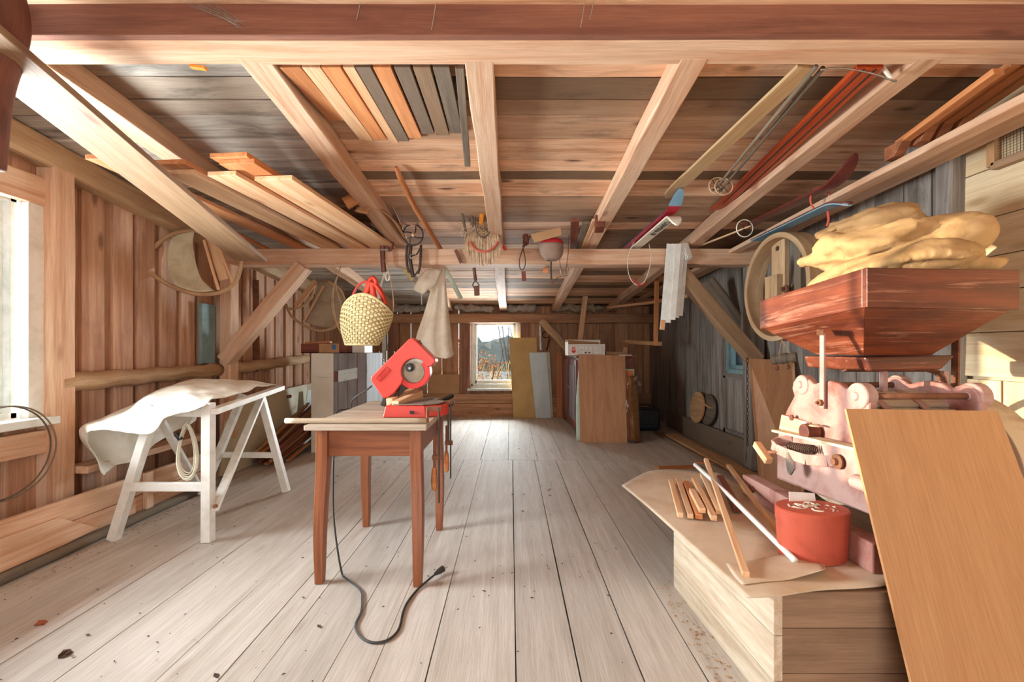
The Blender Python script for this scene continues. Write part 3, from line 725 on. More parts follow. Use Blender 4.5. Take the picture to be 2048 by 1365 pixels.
hb = MB(); hb.lathe(S(818, 736, -.045), (0, 1, 0), [(.0, 0), (.019, 0), (.024, .008), (.024, .03)], 20); t.part('arbor_knob', hb, 'black_rubber', [('bolt', MB().lathe(S(819, 737, -.05), (0, 1, 0), [(0, 0), (.007, 0), (.008, .008)], 10), 'steel')], smooth=False)
ar = MB(); ar.hexa([S(800, 768, -.03), S(812, 758, -.03), S(815, 775, -.03), S(795, 798, -.03)], [S(800, 768, .03), S(812, 758, .03), S(815, 775, .03), S(795, 798, .03)])
ar.beam(S(772, 796), S(766, 812), .03, .03); ar.beam(S(786, 790), S(782, 812), .04, .04)
t.part('arm', ar, 'dark_steel', bevel=.003)
sp = MB(); c0 = S(786, 786, -.01); sp.tube([c0 + V((math.cos(i * .9) * .012, math.sin(i * .9) * .012, -.0011 * i)) for i in range(40)], .0022, 5); t.part('spring', sp, 'steel', smooth=True)
lt = MB(); lt.hexa([S(834, 682, -.02), S(840, 680, -.02), S(845, 688, -.02), S(840, 692, -.02)], [S(834, 682, .03), S(840, 680, .03), S(845, 688, .03), S(840, 692, .03)]); t.part('latch', lt, 'red_brown', bevel=.002)
e = t.done()
u_ = (S(772, 734) - S(751, 757)).normalized(); v_ = u_.cross(V((0, 1, 0))) * -1
cen = S(766, 749, -.0525)
nrm = V((0, -1, 0)); up_ = nrm.cross(u_)
b0 = V(e.location)
o = letters('ELEKTRA', .0155, cen + up_ * .011, u_, up_, .0012, 'saw_red_bright', 'logo_lettering', b0, e)
o = letters('BECKUM', .021, cen - up_ * .009, u_, up_, .0012, 'saw_red_bright', 'logo_lettering', b0, e)
mb = MB(); mb.tube(bez([S(744, 772, .03), S(728, 784, 0), S(704, 800, .05), V((-.95, 2.62, ZT + .008)), V((-1.0, 2.50, ZT + .008)), V((-1.035, 2.46, ZT - .02)), V((-1.05, 2.42, .35)), W(660, 930, 2.35)], 6), .005, 6)
# flex of the saw: over the table edge and across the floor to its plug
mb = MB()
path = [S(744, 772, .03), S(730, 783, .02), S(706, 799, .04), V((-.985, 2.66, ZT + .006)), V((-1.027, 2.60, ZT + .001)), V((-1.035, 2.56, ZT - .03)), V((-1.0, 2.48, .62)), W(668, 900, 2.40), W(666, 960, 2.33), W(667, 1030, 2.24), W(675, 1100, 2.17), FL(684, 1148, .006), FL(690, 1156, .006), FL(720, 1180, .006), FL(724, 1200, .006), FL(722, 1225, .006), FL(711, 1252, .006), FL(722, 1275, .006), FL(745, 1286, .006), FL(775, 1281, .006), FL(797, 1260, .006), FL(806, 1225, .006), FL(815, 1205, .006), FL(835, 1180, .006), FL(860, 1158, .014), FL(872, 1148, .02)]
mb.tube(bez(path, 6), .0048, 7)
t = Thing('power_cord', 'dark grey power cord looping from the red saw across the floor', 'cord')
t.part('flex', mb, 'black_rubber', smooth=True)
pl = MB(); a, b_ = FL(870, 1149, .02), FL(886, 1138, .026); pl.tube([a, a.lerp(b_, .5), b_], [.008, .014, .016], 10)
d_ = (b_ - a).normalized(); _, s_, _u = frame(d_); pn = MB()
for k in (-1, 1): pn.tube([b_ + s_ * .007 * k, b_ + s_ * .007 * k + d_ * .022], .0024, 6)
t.part('plug', pl, 'black_rubber', [('pin', pn, 'steel')]); t.done()
# timber clamped in the saw
for nm, lab, a, b_, w_, h_ in (
    ('wood_block', 'pale wooden block lying nearest along the saw fence', W(791, 812, 2.36), W(840, 789, 2.60), .043, .05),
    ('wood_block', 'pale wooden block lying behind another block on the red saw', W(779, 808, 2.45), W(828, 785, 2.69), .043, .058)):
    mb = MB(); mb.beam(a, b_, w_, h_); single(nm, lab, 'wood block', mb, 'pine', bevel=.002)
# peeled branch along the front edge
mb = MB(); a, b_ = W(571, 838, 2.15), W(853, 842, 2.15); a.z = b_.z = ZT + .0145
mb.tube([a.lerp(b_, i / 14) for i in range(15)], [.0135 * (1 + .12 * mnoise.noise(V((i * .8, 3, 0)))) for i in range(15)], 9)
single('peeled_branch', 'pale peeled branch lying along the front edge of the table', 'branch', mb, 'box_plank', smooth=True)
# clamps at the right edge of the table
def clamp(label, x, y, ztop, zlow, handle_low, mat='rust'):
    t = Thing('bar_clamp', label, 'clamp', 'clamps on the table edge')
    b_ = MB(); b_.beam((x + .028, y, zlow), (x + .028, y, ztop + .02), .006, .02, up=V((0, 1, 0))); t.part('bar', b_, 'dark_steel', bevel=.001)
    j = MB(); j.beam((x + .04, y, ztop + .012), (x - .035, y, ztop + .012), .018, .022); j.tube([(x - .03, y, ztop + .012), (x - .03, y, ZT + .003)], .008, 8)
    t.part('fixed_jaw', j, mat, bevel=.003)
    j2 = MB(); zz = ZT - .17; j2.beam((x + .04, y, zz), (x - .005, y, zz), .018, .026); t.part('sliding_jaw', j2, mat, bevel=.003)
    sc_ = MB(); sc_.tube([(x + .004, y, zz + .10), (x + .004, y, zz - .05)], .006, 8); t.part('screw', sc_, 'rust')
    hn = MB(); hn.lathe((x + .004, y, zz - .05 - handle_low), UP, [(.006, 0), (.014, .012), (.0165, .05), (.013, handle_low - .02), (.009, handle_low)], 12); t.part('handle', hn, 'pine_orange', smooth=True)
    t.done()
clamp('rusty bar clamp nearest on the right edge of the saw table', -.385, 2.16, ZT + .06, .36, .115)
clamp('rusty bar clamp with wooden handle on the table edge behind the saw', -.375, 2.50, ZT + .05, .38, .12)
mb = MB(); mb.beam(W(878, 805, 2.62), W(904, 792, 2.75), .03, .022); mb.beam(W(888, 812, 2.6), W(900, 806, 2.72), .05, .03)
t = Thing('table_vise', 'dark vise with grey jaws on the far right edge of the table', 'vise'); t.part('jaw', mb, 'dark_steel', bevel=.003)
q = MB(); q.beam(W(897, 815, 2.7), W(897, 884, 2.7), .012, .025, up=V((0, 1, 0))); t.part('rail', q, 'driftwood', bevel=.002); t.done()

# ================================================================== TRESTLE, CLOTH AND THE LEFT WALL
t = Thing('folding_trestle', 'white painted folding trestle standing under the pale cloth by the window', 'trestle')
wp = 'white_paint'
def leg(a, b_, w_=.045, h_=.06): m_ = MB(); m_.beam(a, b_, w_, h_, up=V((0, -1, 0))); return m_
t.part('leg', leg(FL(227, 1080), W(311, 812, 2.56), .05, .05), wp, bevel=.003)
t.part('leg', leg(FL(416, 1084), W(417, 806, 2.55), .055, .05), wp, bevel=.003)
t.part('leg', leg(FL(404, 990), W(486, 790, 3.42), .05, .045), wp, bevel=.003)
t.part('leg', leg(FL(573, 984), W(520, 786, 3.42), .05, .045), wp, bevel=.003)
m_ = MB(); m_.beam(W(256, 974, 2.55), W(408, 974, 2.55), .03, .05); t.part('stretcher', m_, wp, bevel=.003)
m_ = MB(); m_.beam(W(432, 910, 3.42), W(552, 911, 3.42), .03, .042); t.part('stretcher', m_, wp, bevel=.003)
bolt = MB(); bolt.lathe(W(429, 1014, 2.49), (0, 1, 0), [(0, 0), (.012, 0), (.012, .012)], 10)
m_ = MB(); m_.beam(W(427, 1022, 2.53), W(524, 792, 3.40), .022, .05, up=V((-1, 0, 0))); t.part('brace', m_, wp, [('bolt', bolt, 'rust')], bevel=.003)
m_ = MB(); m_.beam(W(322, 842, 2.60), W(404, 985, 3.38), .022, .045, up=V((-1, 0, 0))); t.part('brace', m_, wp, bevel=.003)
m_ = MB(); a, b_ = W(424, 824, 2.53), W(562, 776, 3.5); m_.beam(a, b_, .06, .035); t.part('top_rail', m_, wp, bevel=.003)
m_ = MB(); m_.beam(W(320, 824, 2.57), W(425, 826, 2.55), .03, .05); t.part('top_rail', m_, wp, bevel=.003)
m_ = MB(); m_.beam(W(315, 815, 2.58), W(470, 778, 3.5), .05, .03); t.part('top_rail', m_, wp, bevel=.003)
t.done()
ctrl = [[W(412, 814, 2.49), W(350, 828, 2.47), W(303, 868, 2.43), W(246, 866, 2.45), W(188, 860, 2.47), W(176, 880, 2.55), W(206, 948, 2.62)],
        [W(430, 804, 2.62), W(372, 795, 2.62), W(290, 803, 2.60), W(232, 832, 2.60), W(172, 848, 2.62), W(180, 890, 2.68), W(226, 938, 2.75)],
        [W(470, 788, 2.88), W(412, 778, 2.9), W(345, 774, 2.9), W(292, 795, 2.86), W(252, 840, 2.86), W(262, 875, 2.86), W(290, 908, 2.9)],
        [W(515, 776, 3.18), W(460, 765, 3.2), W(408, 761, 3.2), W(366, 772, 3.16), W(335, 815, 3.12), W(334, 845, 3.1), W(336, 870, 3.1)],
        [W(552, 770, 3.46), W(512, 765, 3.5), W(470, 761, 3.5), W(430, 768, 3.44), W(404, 798, 3.36), W(398, 820, 3.3), W(392, 842, 3.3)]]
mb = MB(); P = surf(ctrl, 8, 7, .024, 6.5); mb.grid(P)
single('canvas_sheet', 'creased pale canvas sheet draped over the white trestle', 'canvas', mb, 'canvas_white', smooth=True, solid=.004, sub=1)
# coil of white flex hung on the trestle
t = Thing('cable_coil', 'coil of white flex hanging from the trestle rail', 'cable')
pts = []
for k in range(9):
    ox, oy, rx, ry = R.uniform(-5, 5), R.uniform(-6, 6), R.uniform(19, 28), R.uniform(46, 56)
    for i in range(20):
        a = 2 * math.pi * i / 20; pts.append(W(375 + ox * .6 + rx * math.sin(a) * (.75 + .25 * math.cos(a + math.pi)), 905 + oy - ry * math.cos(a), 2.62 + .012 * (k - 4)))
m_ = MB(); m_.tube(pts, .0035, 6); t.part('loops', m_, 'white_cable', smooth=True)
m_ = MB(); m_.tube([W(352, 868, 2.58), W(362, 880, 2.58)], .014, 8); t.part('plug', m_, 'black_plastic')
m_ = MB(); m_.tube(bez([W(372, 860, 2.62), W(378, 845, 2.62), W(384, 832, 2.62), W(380, 826, 2.62)], 4), .003, 5); t.part('hook', m_, 'steel')
t.done()
# bench along the wall
t = Thing('plank_bench', 'narrow rough wooden bench along the left wall behind the trestle', 'bench')
m_ = MB(); m_.beam((-2.60, 2.60, .40), (-2.60, 3.64, .40), .14, .045, seg=6, wob=.002); t.part('seat', m_, 'beam_wood', bevel=.004)
for y_ in (2.80, 3.5):
    m_ = MB(); m_.beam((-2.63, y_ + .02, .0), (-2.60, y_, .38), .05, .09, up=V((0, 1, 0))); t.part('leg', m_, 'beam_wood', bevel=.004)
t.done()
# loose pinkish board against the low partition
mb = MB(); X = -2.425
pt = lambda y_, z_: V((X + (.30 - z_) * .10 - .025, y_, z_))
mb.slab([pt(1.35, .062), pt(2.36, .062), pt(2.55, .075), pt(2.34, .215), pt(1.35, .215)], .02, axis=V((0, 1, 0)))
single('offcut_board', 'pinkish board with a pointed end leaning on the low partition', 'board', mb, 'beam_wood', bevel=.003)
mb = MB()
for k in range(2): mb.tube([V((-2.525 - .03 * k, 2.18 + .235 * math.cos(a), .60 + .235 * math.sin(a) - .29 * 0)) for a in [2 * math.pi * i / 40 for i in range(40)]], .004, 6, closed=True)
single('wire_hoop', 'thin dark wire hoop behind the low partition under the window', 'hoop', mb, 'driftwood', smooth=True)
# blue-grey board on the wall
mb = MB(); mb.beam((XL + .045, 3.80, 1.00), (XL + .045, 3.80, 1.52), .17, .03, up=V((1, 0, 0))); single('blue_board', 'faded blue painted board standing on the log rail', 'board', mb, 'blue_paint', bevel=.004)
# winnowing sieves
def sieve(label, Y, hoop, cloth, slats, cmat):
    t = Thing('broken_sieve', label, 'sieve')
    for h in hoop:
        m_ = MB(); m_.tube(bez([W(x, y, Y + d) for x, y, d in h], 6), .010, 7, flat=1.6); t.part('hoop', m_, 'log', smooth=True)
    m_ = MB(); P = surf([[W(x, y, Y + d) for x, y, d in r_] for r_ in cloth], 5, 5, .006, 9); m_.grid(P); t.part('cloth', m_, cmat, smooth=True, solid=.004)
    for a, b_, w_ in slats:
        m_ = MB(); m_.beam(W(*a), W(*b_), w_, .012, up=V((0, -1, 0))); t.part('slat', m_, 'pine', bevel=.002)
    t.done()
sieve('broken round sieve with torn cloth hanging under the left roof edge', 3.30,
      [[(307, 497, 0), (330, 476, .04), (360, 463, .1), (392, 462, .16), (425, 475, .2)], [(289, 536, -.05), (320, 560, -.02), (360, 580, .02), (400, 589, .06), (440, 585, .1), (468, 568, .14), (480, 540, .18), (484, 520, .2), (484, 505, .2)]],
      [[(342, 470, .1), (365, 465, .12), (388, 462, .14)], [(335, 505, .1), (360, 508, .14), (386, 500, .16)], [(338, 545, .06), (368, 552, .12), (402, 555, .14)], [(350, 572, .03), (390, 583, .06), (428, 582, .1)]],
      [((408, 480, 3.42), (437, 580, 3.40), .02), ((436, 490, 3.46), (466, 566, 3.44), .02), ((420, 470, 3.47), (448, 560, 3.46), .075)], 'sieve_cloth')
sieve('second sieve of grey cloth hanging behind the slanting left brace', 4.9,
      [[(572, 610, 0), (585, 635, 0), (610, 652, .02), (640, 662, .04), (668, 655, .06), (684, 635, .08), (690, 610, .08), (680, 580, .06), (655, 562, .04)], [(548, 590, .1), (560, 605, .1), (580, 618, .1), (605, 612, .1), (622, 595, .1), (628, 572, .1)]],
      [[(640, 562, .05), (662, 566, .06), (680, 584, .08)], [(630, 590, .05), (658, 600, .06), (688, 610, .08)], [(615, 630, .04), (650, 635, .05), (682, 638, .08)], [(608, 645, .03), (645, 655, .04), (668, 655, .06)]],
      [((632, 562, 4.93), (592, 612, 4.93), .06), ((648, 572, 4.88), (607, 645, 4.88), .022)], 'old_cloth')
# pit-saw blade and laths hanging on the left wall
t = Thing('long_saw', 'long rusty saw blade with leaf-shaped end hanging on the left wall', 'saw')
a, b_ = W(512, 560, 4.6), W(513, 728, 4.6); m_ = MB(); m_.beam(a, b_, .055, .003, up=V((.7, -.7, 0)), taper=1.15); t.part('blade', m_, 'rust')
m_ = MB(); m_.beam(b_, W(513, 744, 4.6), .07, .006, up=V((.7, -.7, 0)), taper=.25); t.part('tip', m_, 'rust_dark'); t.done()
for px, y0, y1, Y, lab in ((490, 530, 585, 4.25, 'short pale lath hanging on the left wall above the brace'), (500, 534, 690, 4.5, 'long pink lath hanging on the left wall beside the saw blade')):
    mb = MB(); mb.beam(W(px, y0, Y), W(px, y1, Y), .022, .02, up=V((0, -1, 0))); single('hanging_lath', lab, 'lath', mb, 'pine' if px < 495 else 'back_plank', bevel=.002)
# cream door leaf leaning on the wall
t = Thing('door_leaf', 'cream painted door leaf leaning on its side against the left wall', 'door leaf')
a, b_, c_, d_ = FL(440, 935), W(625, 893, 4.95), W(625, 766, 5.05), W(462, 803, 3.75)
a = FL(446, 952); m_ = MB(); m_.slab([V((-2.52, 3.72, .001)), V((-2.52, 5.75, .001)), V((-2.60, 5.70, .688)), V((-2.60, 4.02, .645))], .035); t.part('panel', m_, 'cream', bevel=.004)
m_ = MB(); m_.tube([V((-2.57, 5.0, .58)), V((-2.53, 5.0, .585))], .02, 10); t.part('knob', m_, 'rust'); t.done()
mb = MB(); mb.slab([V((-2.46, 5.05, .001)), V((-2.44, 5.35, .001)), V((-2.50, 5.45, .62)), V((-2.50, 5.35, .62))], .006); single('glass_sheet', 'pale bluish sheet leaning against the cream cupboard', 'sheet', mb, 'blue_white')
# bundle of laths lying by the cupboard
sp = []
for i in range(22):
    k = R.random(); y0, y1 = R.uniform(855, 915), 0
    ly, cl = divmod(i, 6); a = V((-2.44 + .045 * cl + R.uniform(-.008, .008), 4.15 + R.uniform(-.12, .2), .018 + .045 * ly + .03 * k)); b_ = V((a.x + R.uniform(-.01, .01), a.y + R.uniform(.85, 1.15), a.z + .16 + .05 * ly))
    mb = MB(); mb.beam(a, b_, R.uniform(.022, .042), R.uniform(.012, .022), roll=R.uniform(-.3, .3)); sp.append((a, b_))
    single('lath', 'reddish lath in the loose pile on the floor beside the cream cupboard', 'lath', mb, R.choice(('pine_orange', 'pine_grey', 'red_brown')), 'laths in the floor pile', bevel=.001)
# ================================================================== THE MILL AND ITS BOX
t = Thing('mill_plinth', 'large pale plank box on the floor carrying the pink grain mill', 'box')
ZB = .372
m_ = MB()
for i, (z0, z1) in enumerate(((0, .10), (.102, .24), (.242, ZB))): m_.hexa([(.806, 1.335, z0), (.77, 2.06, z0), (.77, 2.06, z1), (.806, 1.335, z1)], [(.834, 1.335, z0), (.798, 2.06, z0), (.798, 2.06, z1), (.834, 1.335, z1)], axis=V((0, 1, 0)))
t.part('side_panel', m_, 'box_plank', bevel=.002)
m_ = MB()
for z0, z1 in ((0, .12), (.122, .26), (.262, ZB)): m_.box((.836, 1.34, z0), (2.2, 1.366, z1), 0)
t.part('front_panel', m_, 'box_plank_shaded', bevel=.002)
m_ = MB(); m_.box((.83, 1.37, ZB - .03), (2.2, 2.06, ZB - .002), 1); t.part('lid', m_, 'box_plank', bevel=.002)
t.done()
# warped hardboard sheet on the box
Lp = [FL(1494, 1196, .385), FL(1420, 1127, .383), FL(1350, 1064, .383), FL(1290, 1010, .378), FL(1243, 972, .365)]
rows = []
for i, lp in enumerate(Lp):
    yr = 1.372 + i * .31; rp = V((1.24, yr, .380)); row = []
    for k in range(7):
        u = k / 6; p = lp.lerp(rp, u)
        if i == 4: p.y += .16 * math.sin(math.pi * min(1, u * 1.1)); p.z = .365 + .017 * min(1, u * 2)
        if i == 0: p.y -= .018 * math.sin(u * 9) * (1 - u); p.z += .006 * math.sin(u * 8)
        p.z = max(p.z, .381) if p.x > .80 else p.z
        row.append(p)
    rows.append(row)
mb = MB(); mb.grid(surf(rows, 5, 4)); single('hardboard_sheet', 'warped dusty hardboard sheet lying over the plank box beside the mill', 'sheet', mb, 'hardboard', smooth=True, solid=.004)
rows = [[FL(1452, 1128, .392), FL(1500, 1122, .391), FL(1560, 1112, .393), FL(1625, 1112, .391)], [FL(1466, 1150, .392), FL(1512, 1143, .393), FL(1580, 1134, .40), FL(1650, 1133, .393)], [FL(1484, 1170, .391), FL(1530, 1164, .393), FL(1578, 1160, .391), FL(1648, 1140, .415)]]
mb = MB(); mb.grid(surf(rows, 4, 4)); single('creased_card', 'creased grey card lying at the near edge of the hardboard sheet', 'card', mb, 'hardboard', smooth=True, solid=.002)
# short laths piled on the sheet
ends = [((1342, 962), (1361, 1031), .405, .024), ((1356, 960), (1381, 1033), .405, .024), ((1372, 966), (1398, 1034), .405, .03), ((1384, 982), (1405, 1022), .43, .026),
        ((1388, 958), (1428, 1037), .43, .024), ((1404, 950), (1437, 1024), .43, .022), ((1440, 955), (1476, 1020), .405, .035)]
labs = ['short lath at the left end of the pile on the hardboard', 'second short lath from the left in the pile on the hardboard', 'reddish lath under the others in the pile on the hardboard', 'shortest pale lath on top of the hardboard pile',
        'pale lath crossing the middle of the pile on the hardboard', 'thin pale lath beside the long stick on the hardboard pile', 'dark red lath to the right of the long stick on the hardboard']
for i, (a, b_, z, w_) in enumerate(ends):
    mb = MB(); mb.beam(FL(a[0], a[1], z), FL(b_[0], b_[1], z), w_, .022); single('lath', labs[i], 'lath', mb, ('pine', 'pine', 'pine_orange', 'pine', 'pine', 'pine', 'red_brown')[i], 'short laths on the hardboard', bevel=.0015)
mb = MB(); mb.beam(W(1412, 920, 2.42), FL(1492, 1150, .402), .022, .018); single('long_stick', 'long square pine stick leaning across the lath pile', 'stick', mb, 'pine', bevel=.0015)
mb = MB(); mb.tube([W(1390, 930, 2.36), W(1450, 984, 2.0), FL(1590, 1122, .405)], .0105, 10); single('white_tube', 'white plastic tube lying across the lath pile', 'tube', mb, 'white_paint', smooth=True)
mb = MB(); mb.beam(W(1457, 932, 2.40), FL(1576, 1094, .400), .024, .016); single('dusty_lath', 'dusty brown lath leaning right of the white tube', 'lath', mb, 'pine_grey', bevel=.0015)
mb = MB(); mb.beam(FL(1316, 936, .012), FL(1400, 934, .012), .05, .02); single('floor_offcut', 'reddish offcut lying on the floor behind the hardboard', 'offcut', mb, 'pine_orange', bevel=.002)
mb = MB(); mb.beam(FL(1391, 924, .012), FL(1428, 929, .012), .04, .018); single('floor_offcut', 'smaller offcut lying on the floor beside the long flat boards', 'offcut', mb, 'pine_orange', bevel=.002)

# bentwood box
t = Thing('bentwood_box', 'oval red bentwood box full of string standing by the mill', 'box')
bc = FL(1650, 1092, .386); bc.x = 1.075; bc.y = 1.555
m_ = MB(); m_.lathe(bc, UP, [(.112, 0), (.118, .10), (.119, .165), (.109, .165), (.108, .14), (0, .14)], 72, 1.0, .72, up=V((0, 1, 0))); t.part('body', m_, 'bucket_red', smooth=False)
m_ = MB(); m_.lathe(bc, UP, [(.121, .125), (.1225, .168), (.1175, .172)], 72, 1.0, .72, up=V((0, 1, 0))); t.part('rim_band', m_, 'bucket_red')
m_ = MB()
for k in range(10):
    c0 = bc + V((R.uniform(-.05, .05), R.uniform(-.03, .03), .155 + R.uniform(0, .015))); a0 = R.uniform(0, 6)
    m_.tube([c0 + V((.035 * math.cos(a0 + j * .5) + R.uniform(-.004, .004), .02 * math.sin(a0 + j * .5), R.uniform(-.003, .012))) for j in range(14)], .0035, 5)
t.part('string', m_, 'white_cable', smooth=True)
m_ = MB(); m_.slab([bc + V((-.045, .055, .16)), bc + V((.055, .055, .155)), bc + V((.055, .065, .20)), bc + V((-.04, .065, .205))], .002); t.part('card', m_, 'paper')
t.done()

# the mill
MX = 1.275
t = Thing('grain_mill', 'pink painted grain mill with big red wooden hopper on the plank box', 'mill')
prof = [(1553, 958), (1553, 905), (1559, 862), (1572, 822), (1588, 792), (1583, 778), (1586, 763), (1596, 755), (1609, 755), (1619, 762), (1626, 769), (1640, 764), (1658, 762), (1676, 767), (1690, 779), (1697, 773), (1710, 769), (1724, 774), (1733, 786), (1737, 804), (1738, 840), (1741, 920), (1748, 1035)]
P2 = [AX(x, y, MX) for x, y in prof]
def plate(dx, th):
    m_ = MB(); a = [V((p.x + dx, p.y, p.z)) for p in P2]; b_ = [p + V((th, 0, 0)) for p in a]; n_ = len(a)
    m_.add(a + b_, [list(range(n_)), list(range(n_, 2 * n_))[::-1]] + [[i, n_ + i, n_ + (i + 1) % n_, (i + 1) % n_] for i in range(n_)]); return m_
patch = MB(); patch.slab([AX(1567, 830, 1.262), AX(1608, 842, 1.262), AX(1608, 872, 1.262), AX(1562, 858, 1.262)], .02)
patch2 = MB(); patch2.slab([AX(1609, 842, 1.262), AX(1617, 845, 1.262), AX(1617, 874, 1.262), AX(1609, 872, 1.262)], .02)
hole = MB(); hole.lathe(AX(1583, 836, 1.25), (1, 0, 0), [(.0, -.003), (.013, -.003), (.013, .004)], 14)
t.part('side_plate', plate(0, .032), 'mill_red', [('wooden_patch', patch, 'pine', {'bevel': .002}), ('wooden_patch', patch2, 'white_paint'), ('hole', hole, 'red_brown')], bevel=.008)
t.part('side_plate', plate(.40, .032), 'mill_red', bevel=.008)
for px, py, r_ in ((1604, 770, .043), (1716, 793, .050)):
    c_ = AX(px, py, MX)
    for dx in (-.012, .40):
        m_ = MB(); m_.lathe(c_ + V((dx, 0, 0)), (1, 0, 0), [(0, -.004), (.014, -.004), (.016, .004), (r_ * .95, .006), (r_, .012), (r_, .045), (r_ * .8, .055)], 22); t.part('boss', m_, 'mill_pale', smooth=False, bevel=.003)
    m_ = MB(); m_.tube([c_, c_ + V((.42, 0, 0))], .012, 10); t.part('tie_rod', m_, 'rust', smooth=True)
dc = V((1.30, 1.80, .715))
m_ = MB(); m_.lathe(dc, (1, 0, 0), [(.0, .01), (.225, .01), (.225, .38), (.0, .38)], 40); t.part('drum', m_, 'mill_dusty', bevel=.004)
m_ = MB()
for k in range(7):
    a = math.radians(35 + k * 17); m_.beam(dc + V((.01, .232 * math.cos(a), .232 * math.sin(a))), dc + V((.385, .232 * math.cos(a), .232 * math.sin(a))), .05, .012, up=V((0, math.cos(a), math.sin(a))))
t.part('slats', m_, 'box_plank', bevel=.002)
for xx in (.12, .27):
    m_ = MB(); m_.band(dc + V((xx, 0, 0)), (1, 0, 0), .244, .238, .028, 40); t.part('hoop', m_, 'mill_pale')
# housing below the ledge, base rails
m_ = MB(); a = [AX(1556, 866, 1.235), AX(1742, 907, 1.235), AX(1748, 1034, 1.235), AX(1554, 955, 1.235)]; m_.hexa(a, [p + V((.045, 0, 0)) for p in a]); 
g_ = MB(); g_.beam(AX(1556, 862, 1.228), AX(1742, 903, 1.228), .06, .01); t.part('housing', m_, 'mill_pale', [('dust', g_, 'dust')], bevel=.006)
for dx in (0, .43):
    m_ = MB(); m_.beam((1.215 + dx, 2.22, .435), (1.215 + dx, 1.42, .435), .07, .10); bo = MB(); bo.lathe((1.178 + dx, 2.12, .44), (-1, 0, 0), [(.018, 0), (.018, .012), (.0, .014)], 6)
    t.part('base_rail', m_, 'mill_red', [('bolt', bo, 'rust')], bevel=.006)
m_ = MB(); m_.lathe(V((1.205, 1.52, .66)), (0, -1, 0), [(0, 0), (.026, 0), (.026, .07), (0, .07)], 16); t.part('roller', m_, 'mill_pale')
# crank bracket, spring, flap, handle
kb = [AX(1682, 921, 1.235), AX(1655, 923, 1.215), AX(1612, 920, 1.19), AX(1575, 908, 1.165), AX(1552, 898, 1.15), AX(1545, 890, 1.15), AX(1556, 884, 1.185), AX(1585, 880, 1.235)]
m_ = MB()
for a, b_ in zip(kb, kb[1:]): m_.beam(a, b_, .008, .042)
t.part('crank_bracket', m_, 'mill_red', bevel=.002)
m_ = MB(); m_.lathe(AX(1676, 924, 1.225), (-1, 0, 0), [(.028, 0), (.028, .006), (.014, .008), (.012, .02), (0, .02)], 16); t.part('pivot', m_, 'rust')
c0, c1 = AX(1578, 893, 1.20), AX(1628, 900, 1.20); _, s_, u_ = frame(c1 - c0)
m_ = MB(); m_.tube([c0.lerp(c1, i / 90) + s_ * .016 * math.cos(i * .9) + u_ * .016 * math.sin(i * .9) for i in range(91)], .0032, 5); t.part('spring', m_, 'rust_dark', smooth=True)
m_ = MB(); a = [AX(1570, 906, 1.165), AX(1578, 905, 1.165), AX(1590, 938, 1.165), AX(1582, 951, 1.165), AX(1576, 946, 1.165)]; m_.slab(a, .006); t.part('flap', m_, 'steel')
m_ = MB(); m_.tube([AX(1565, 905, 1.165), AX(1536, 905, 1.13)], .007, 8); t.part('crank_rod', m_, 'rust', smooth=True)
m_ = MB(); m_.beam(AX(1513, 888, 1.12), AX(1538, 924, 1.12), .03, .03); t.part('crank_handle', m_, 'pine', bevel=.003)
m_ = MB(); m_.lathe(AX(1632, 864, 1.262), (-1, 0, .0), [(.032, 0), (.034, .03), (.032, .052), (.0, .054)], 20); du = MB(); du.lathe(AX(1632, 853, 1.235), UP, [(0, 0), (.026, 0), (.02, .005), (0, .007)], 14); t.part('knob', m_, 'red_brown', [('dust', du, 'dust')], bevel=.003)
# hopper
A, B, D = V((1.31, 1.60, 1.423)), V((1.873, 1.60, 1.414)), V((1.282, 2.24, 1.372)); Cc = V((1.85, 2.24, 1.365)); dn = V((0, 0, -.147))
t_b = .022
def board(a, b_, inner): m_ = MB(); m_.hexa([a, b_, b_ + dn, a + dn], [a + inner, b_ + inner, b_ + inner + dn, a + inner + dn], axis=b_ - a); return m_
sh_ = V((0, 0, -.004))
t.part('hopper_front', board(A, B, V((0, t_b, 0))), 'hopper_wood', bevel=.003)
t.part('hopper_side', board(A + V((0, t_b, 0)), D, V((t_b, 0, 0))), 'hopper_wood', bevel=.003)
t.part('hopper_side', board(B + V((-t_b, t_b, 0)), Cc + V((-t_b, 0, 0)), V((t_b, 0, 0))), 'hopper_wood', bevel=.003)
t.part('hopper_back', board(D + V((t_b, 0, 0)), Cc - V((t_b, 0, 0)), V((0, -t_b, 0))), 'hopper_wood', bevel=.003)
i_ = .014; top_ = [A + dn + V((i_ * .2, i_, .004)), B + dn + V((-i_, i_, .004)), Cc + dn + V((-i_, -i_, .004)), D + dn + V((i_ * .2, -i_, .004))]
zb_ = 1.098; bot_ = [V((1.418, 1.75, zb_)), V((1.69, 1.75, zb_)), V((1.69, 2.02, zb_)), V((1.418, 2.02, zb_))]
for k in range(4):
    k2 = (k + 1) % 4; m_ = MB(); mid_t = sum(top_, V()) / 4; mid_b = sum(bot_, V()) / 4
    q = [top_[k], top_[k2], bot_[k2], bot_[k]]; inn = [p.lerp(c_, .05) for p, c_ in zip(q, (mid_t, mid_t, mid_b, mid_b))]
    m_.hexa(q, inn, axis=top_[k2] - top_[k]); t.part('funnel_board', m_, 'hopper_wood', bevel=.002)
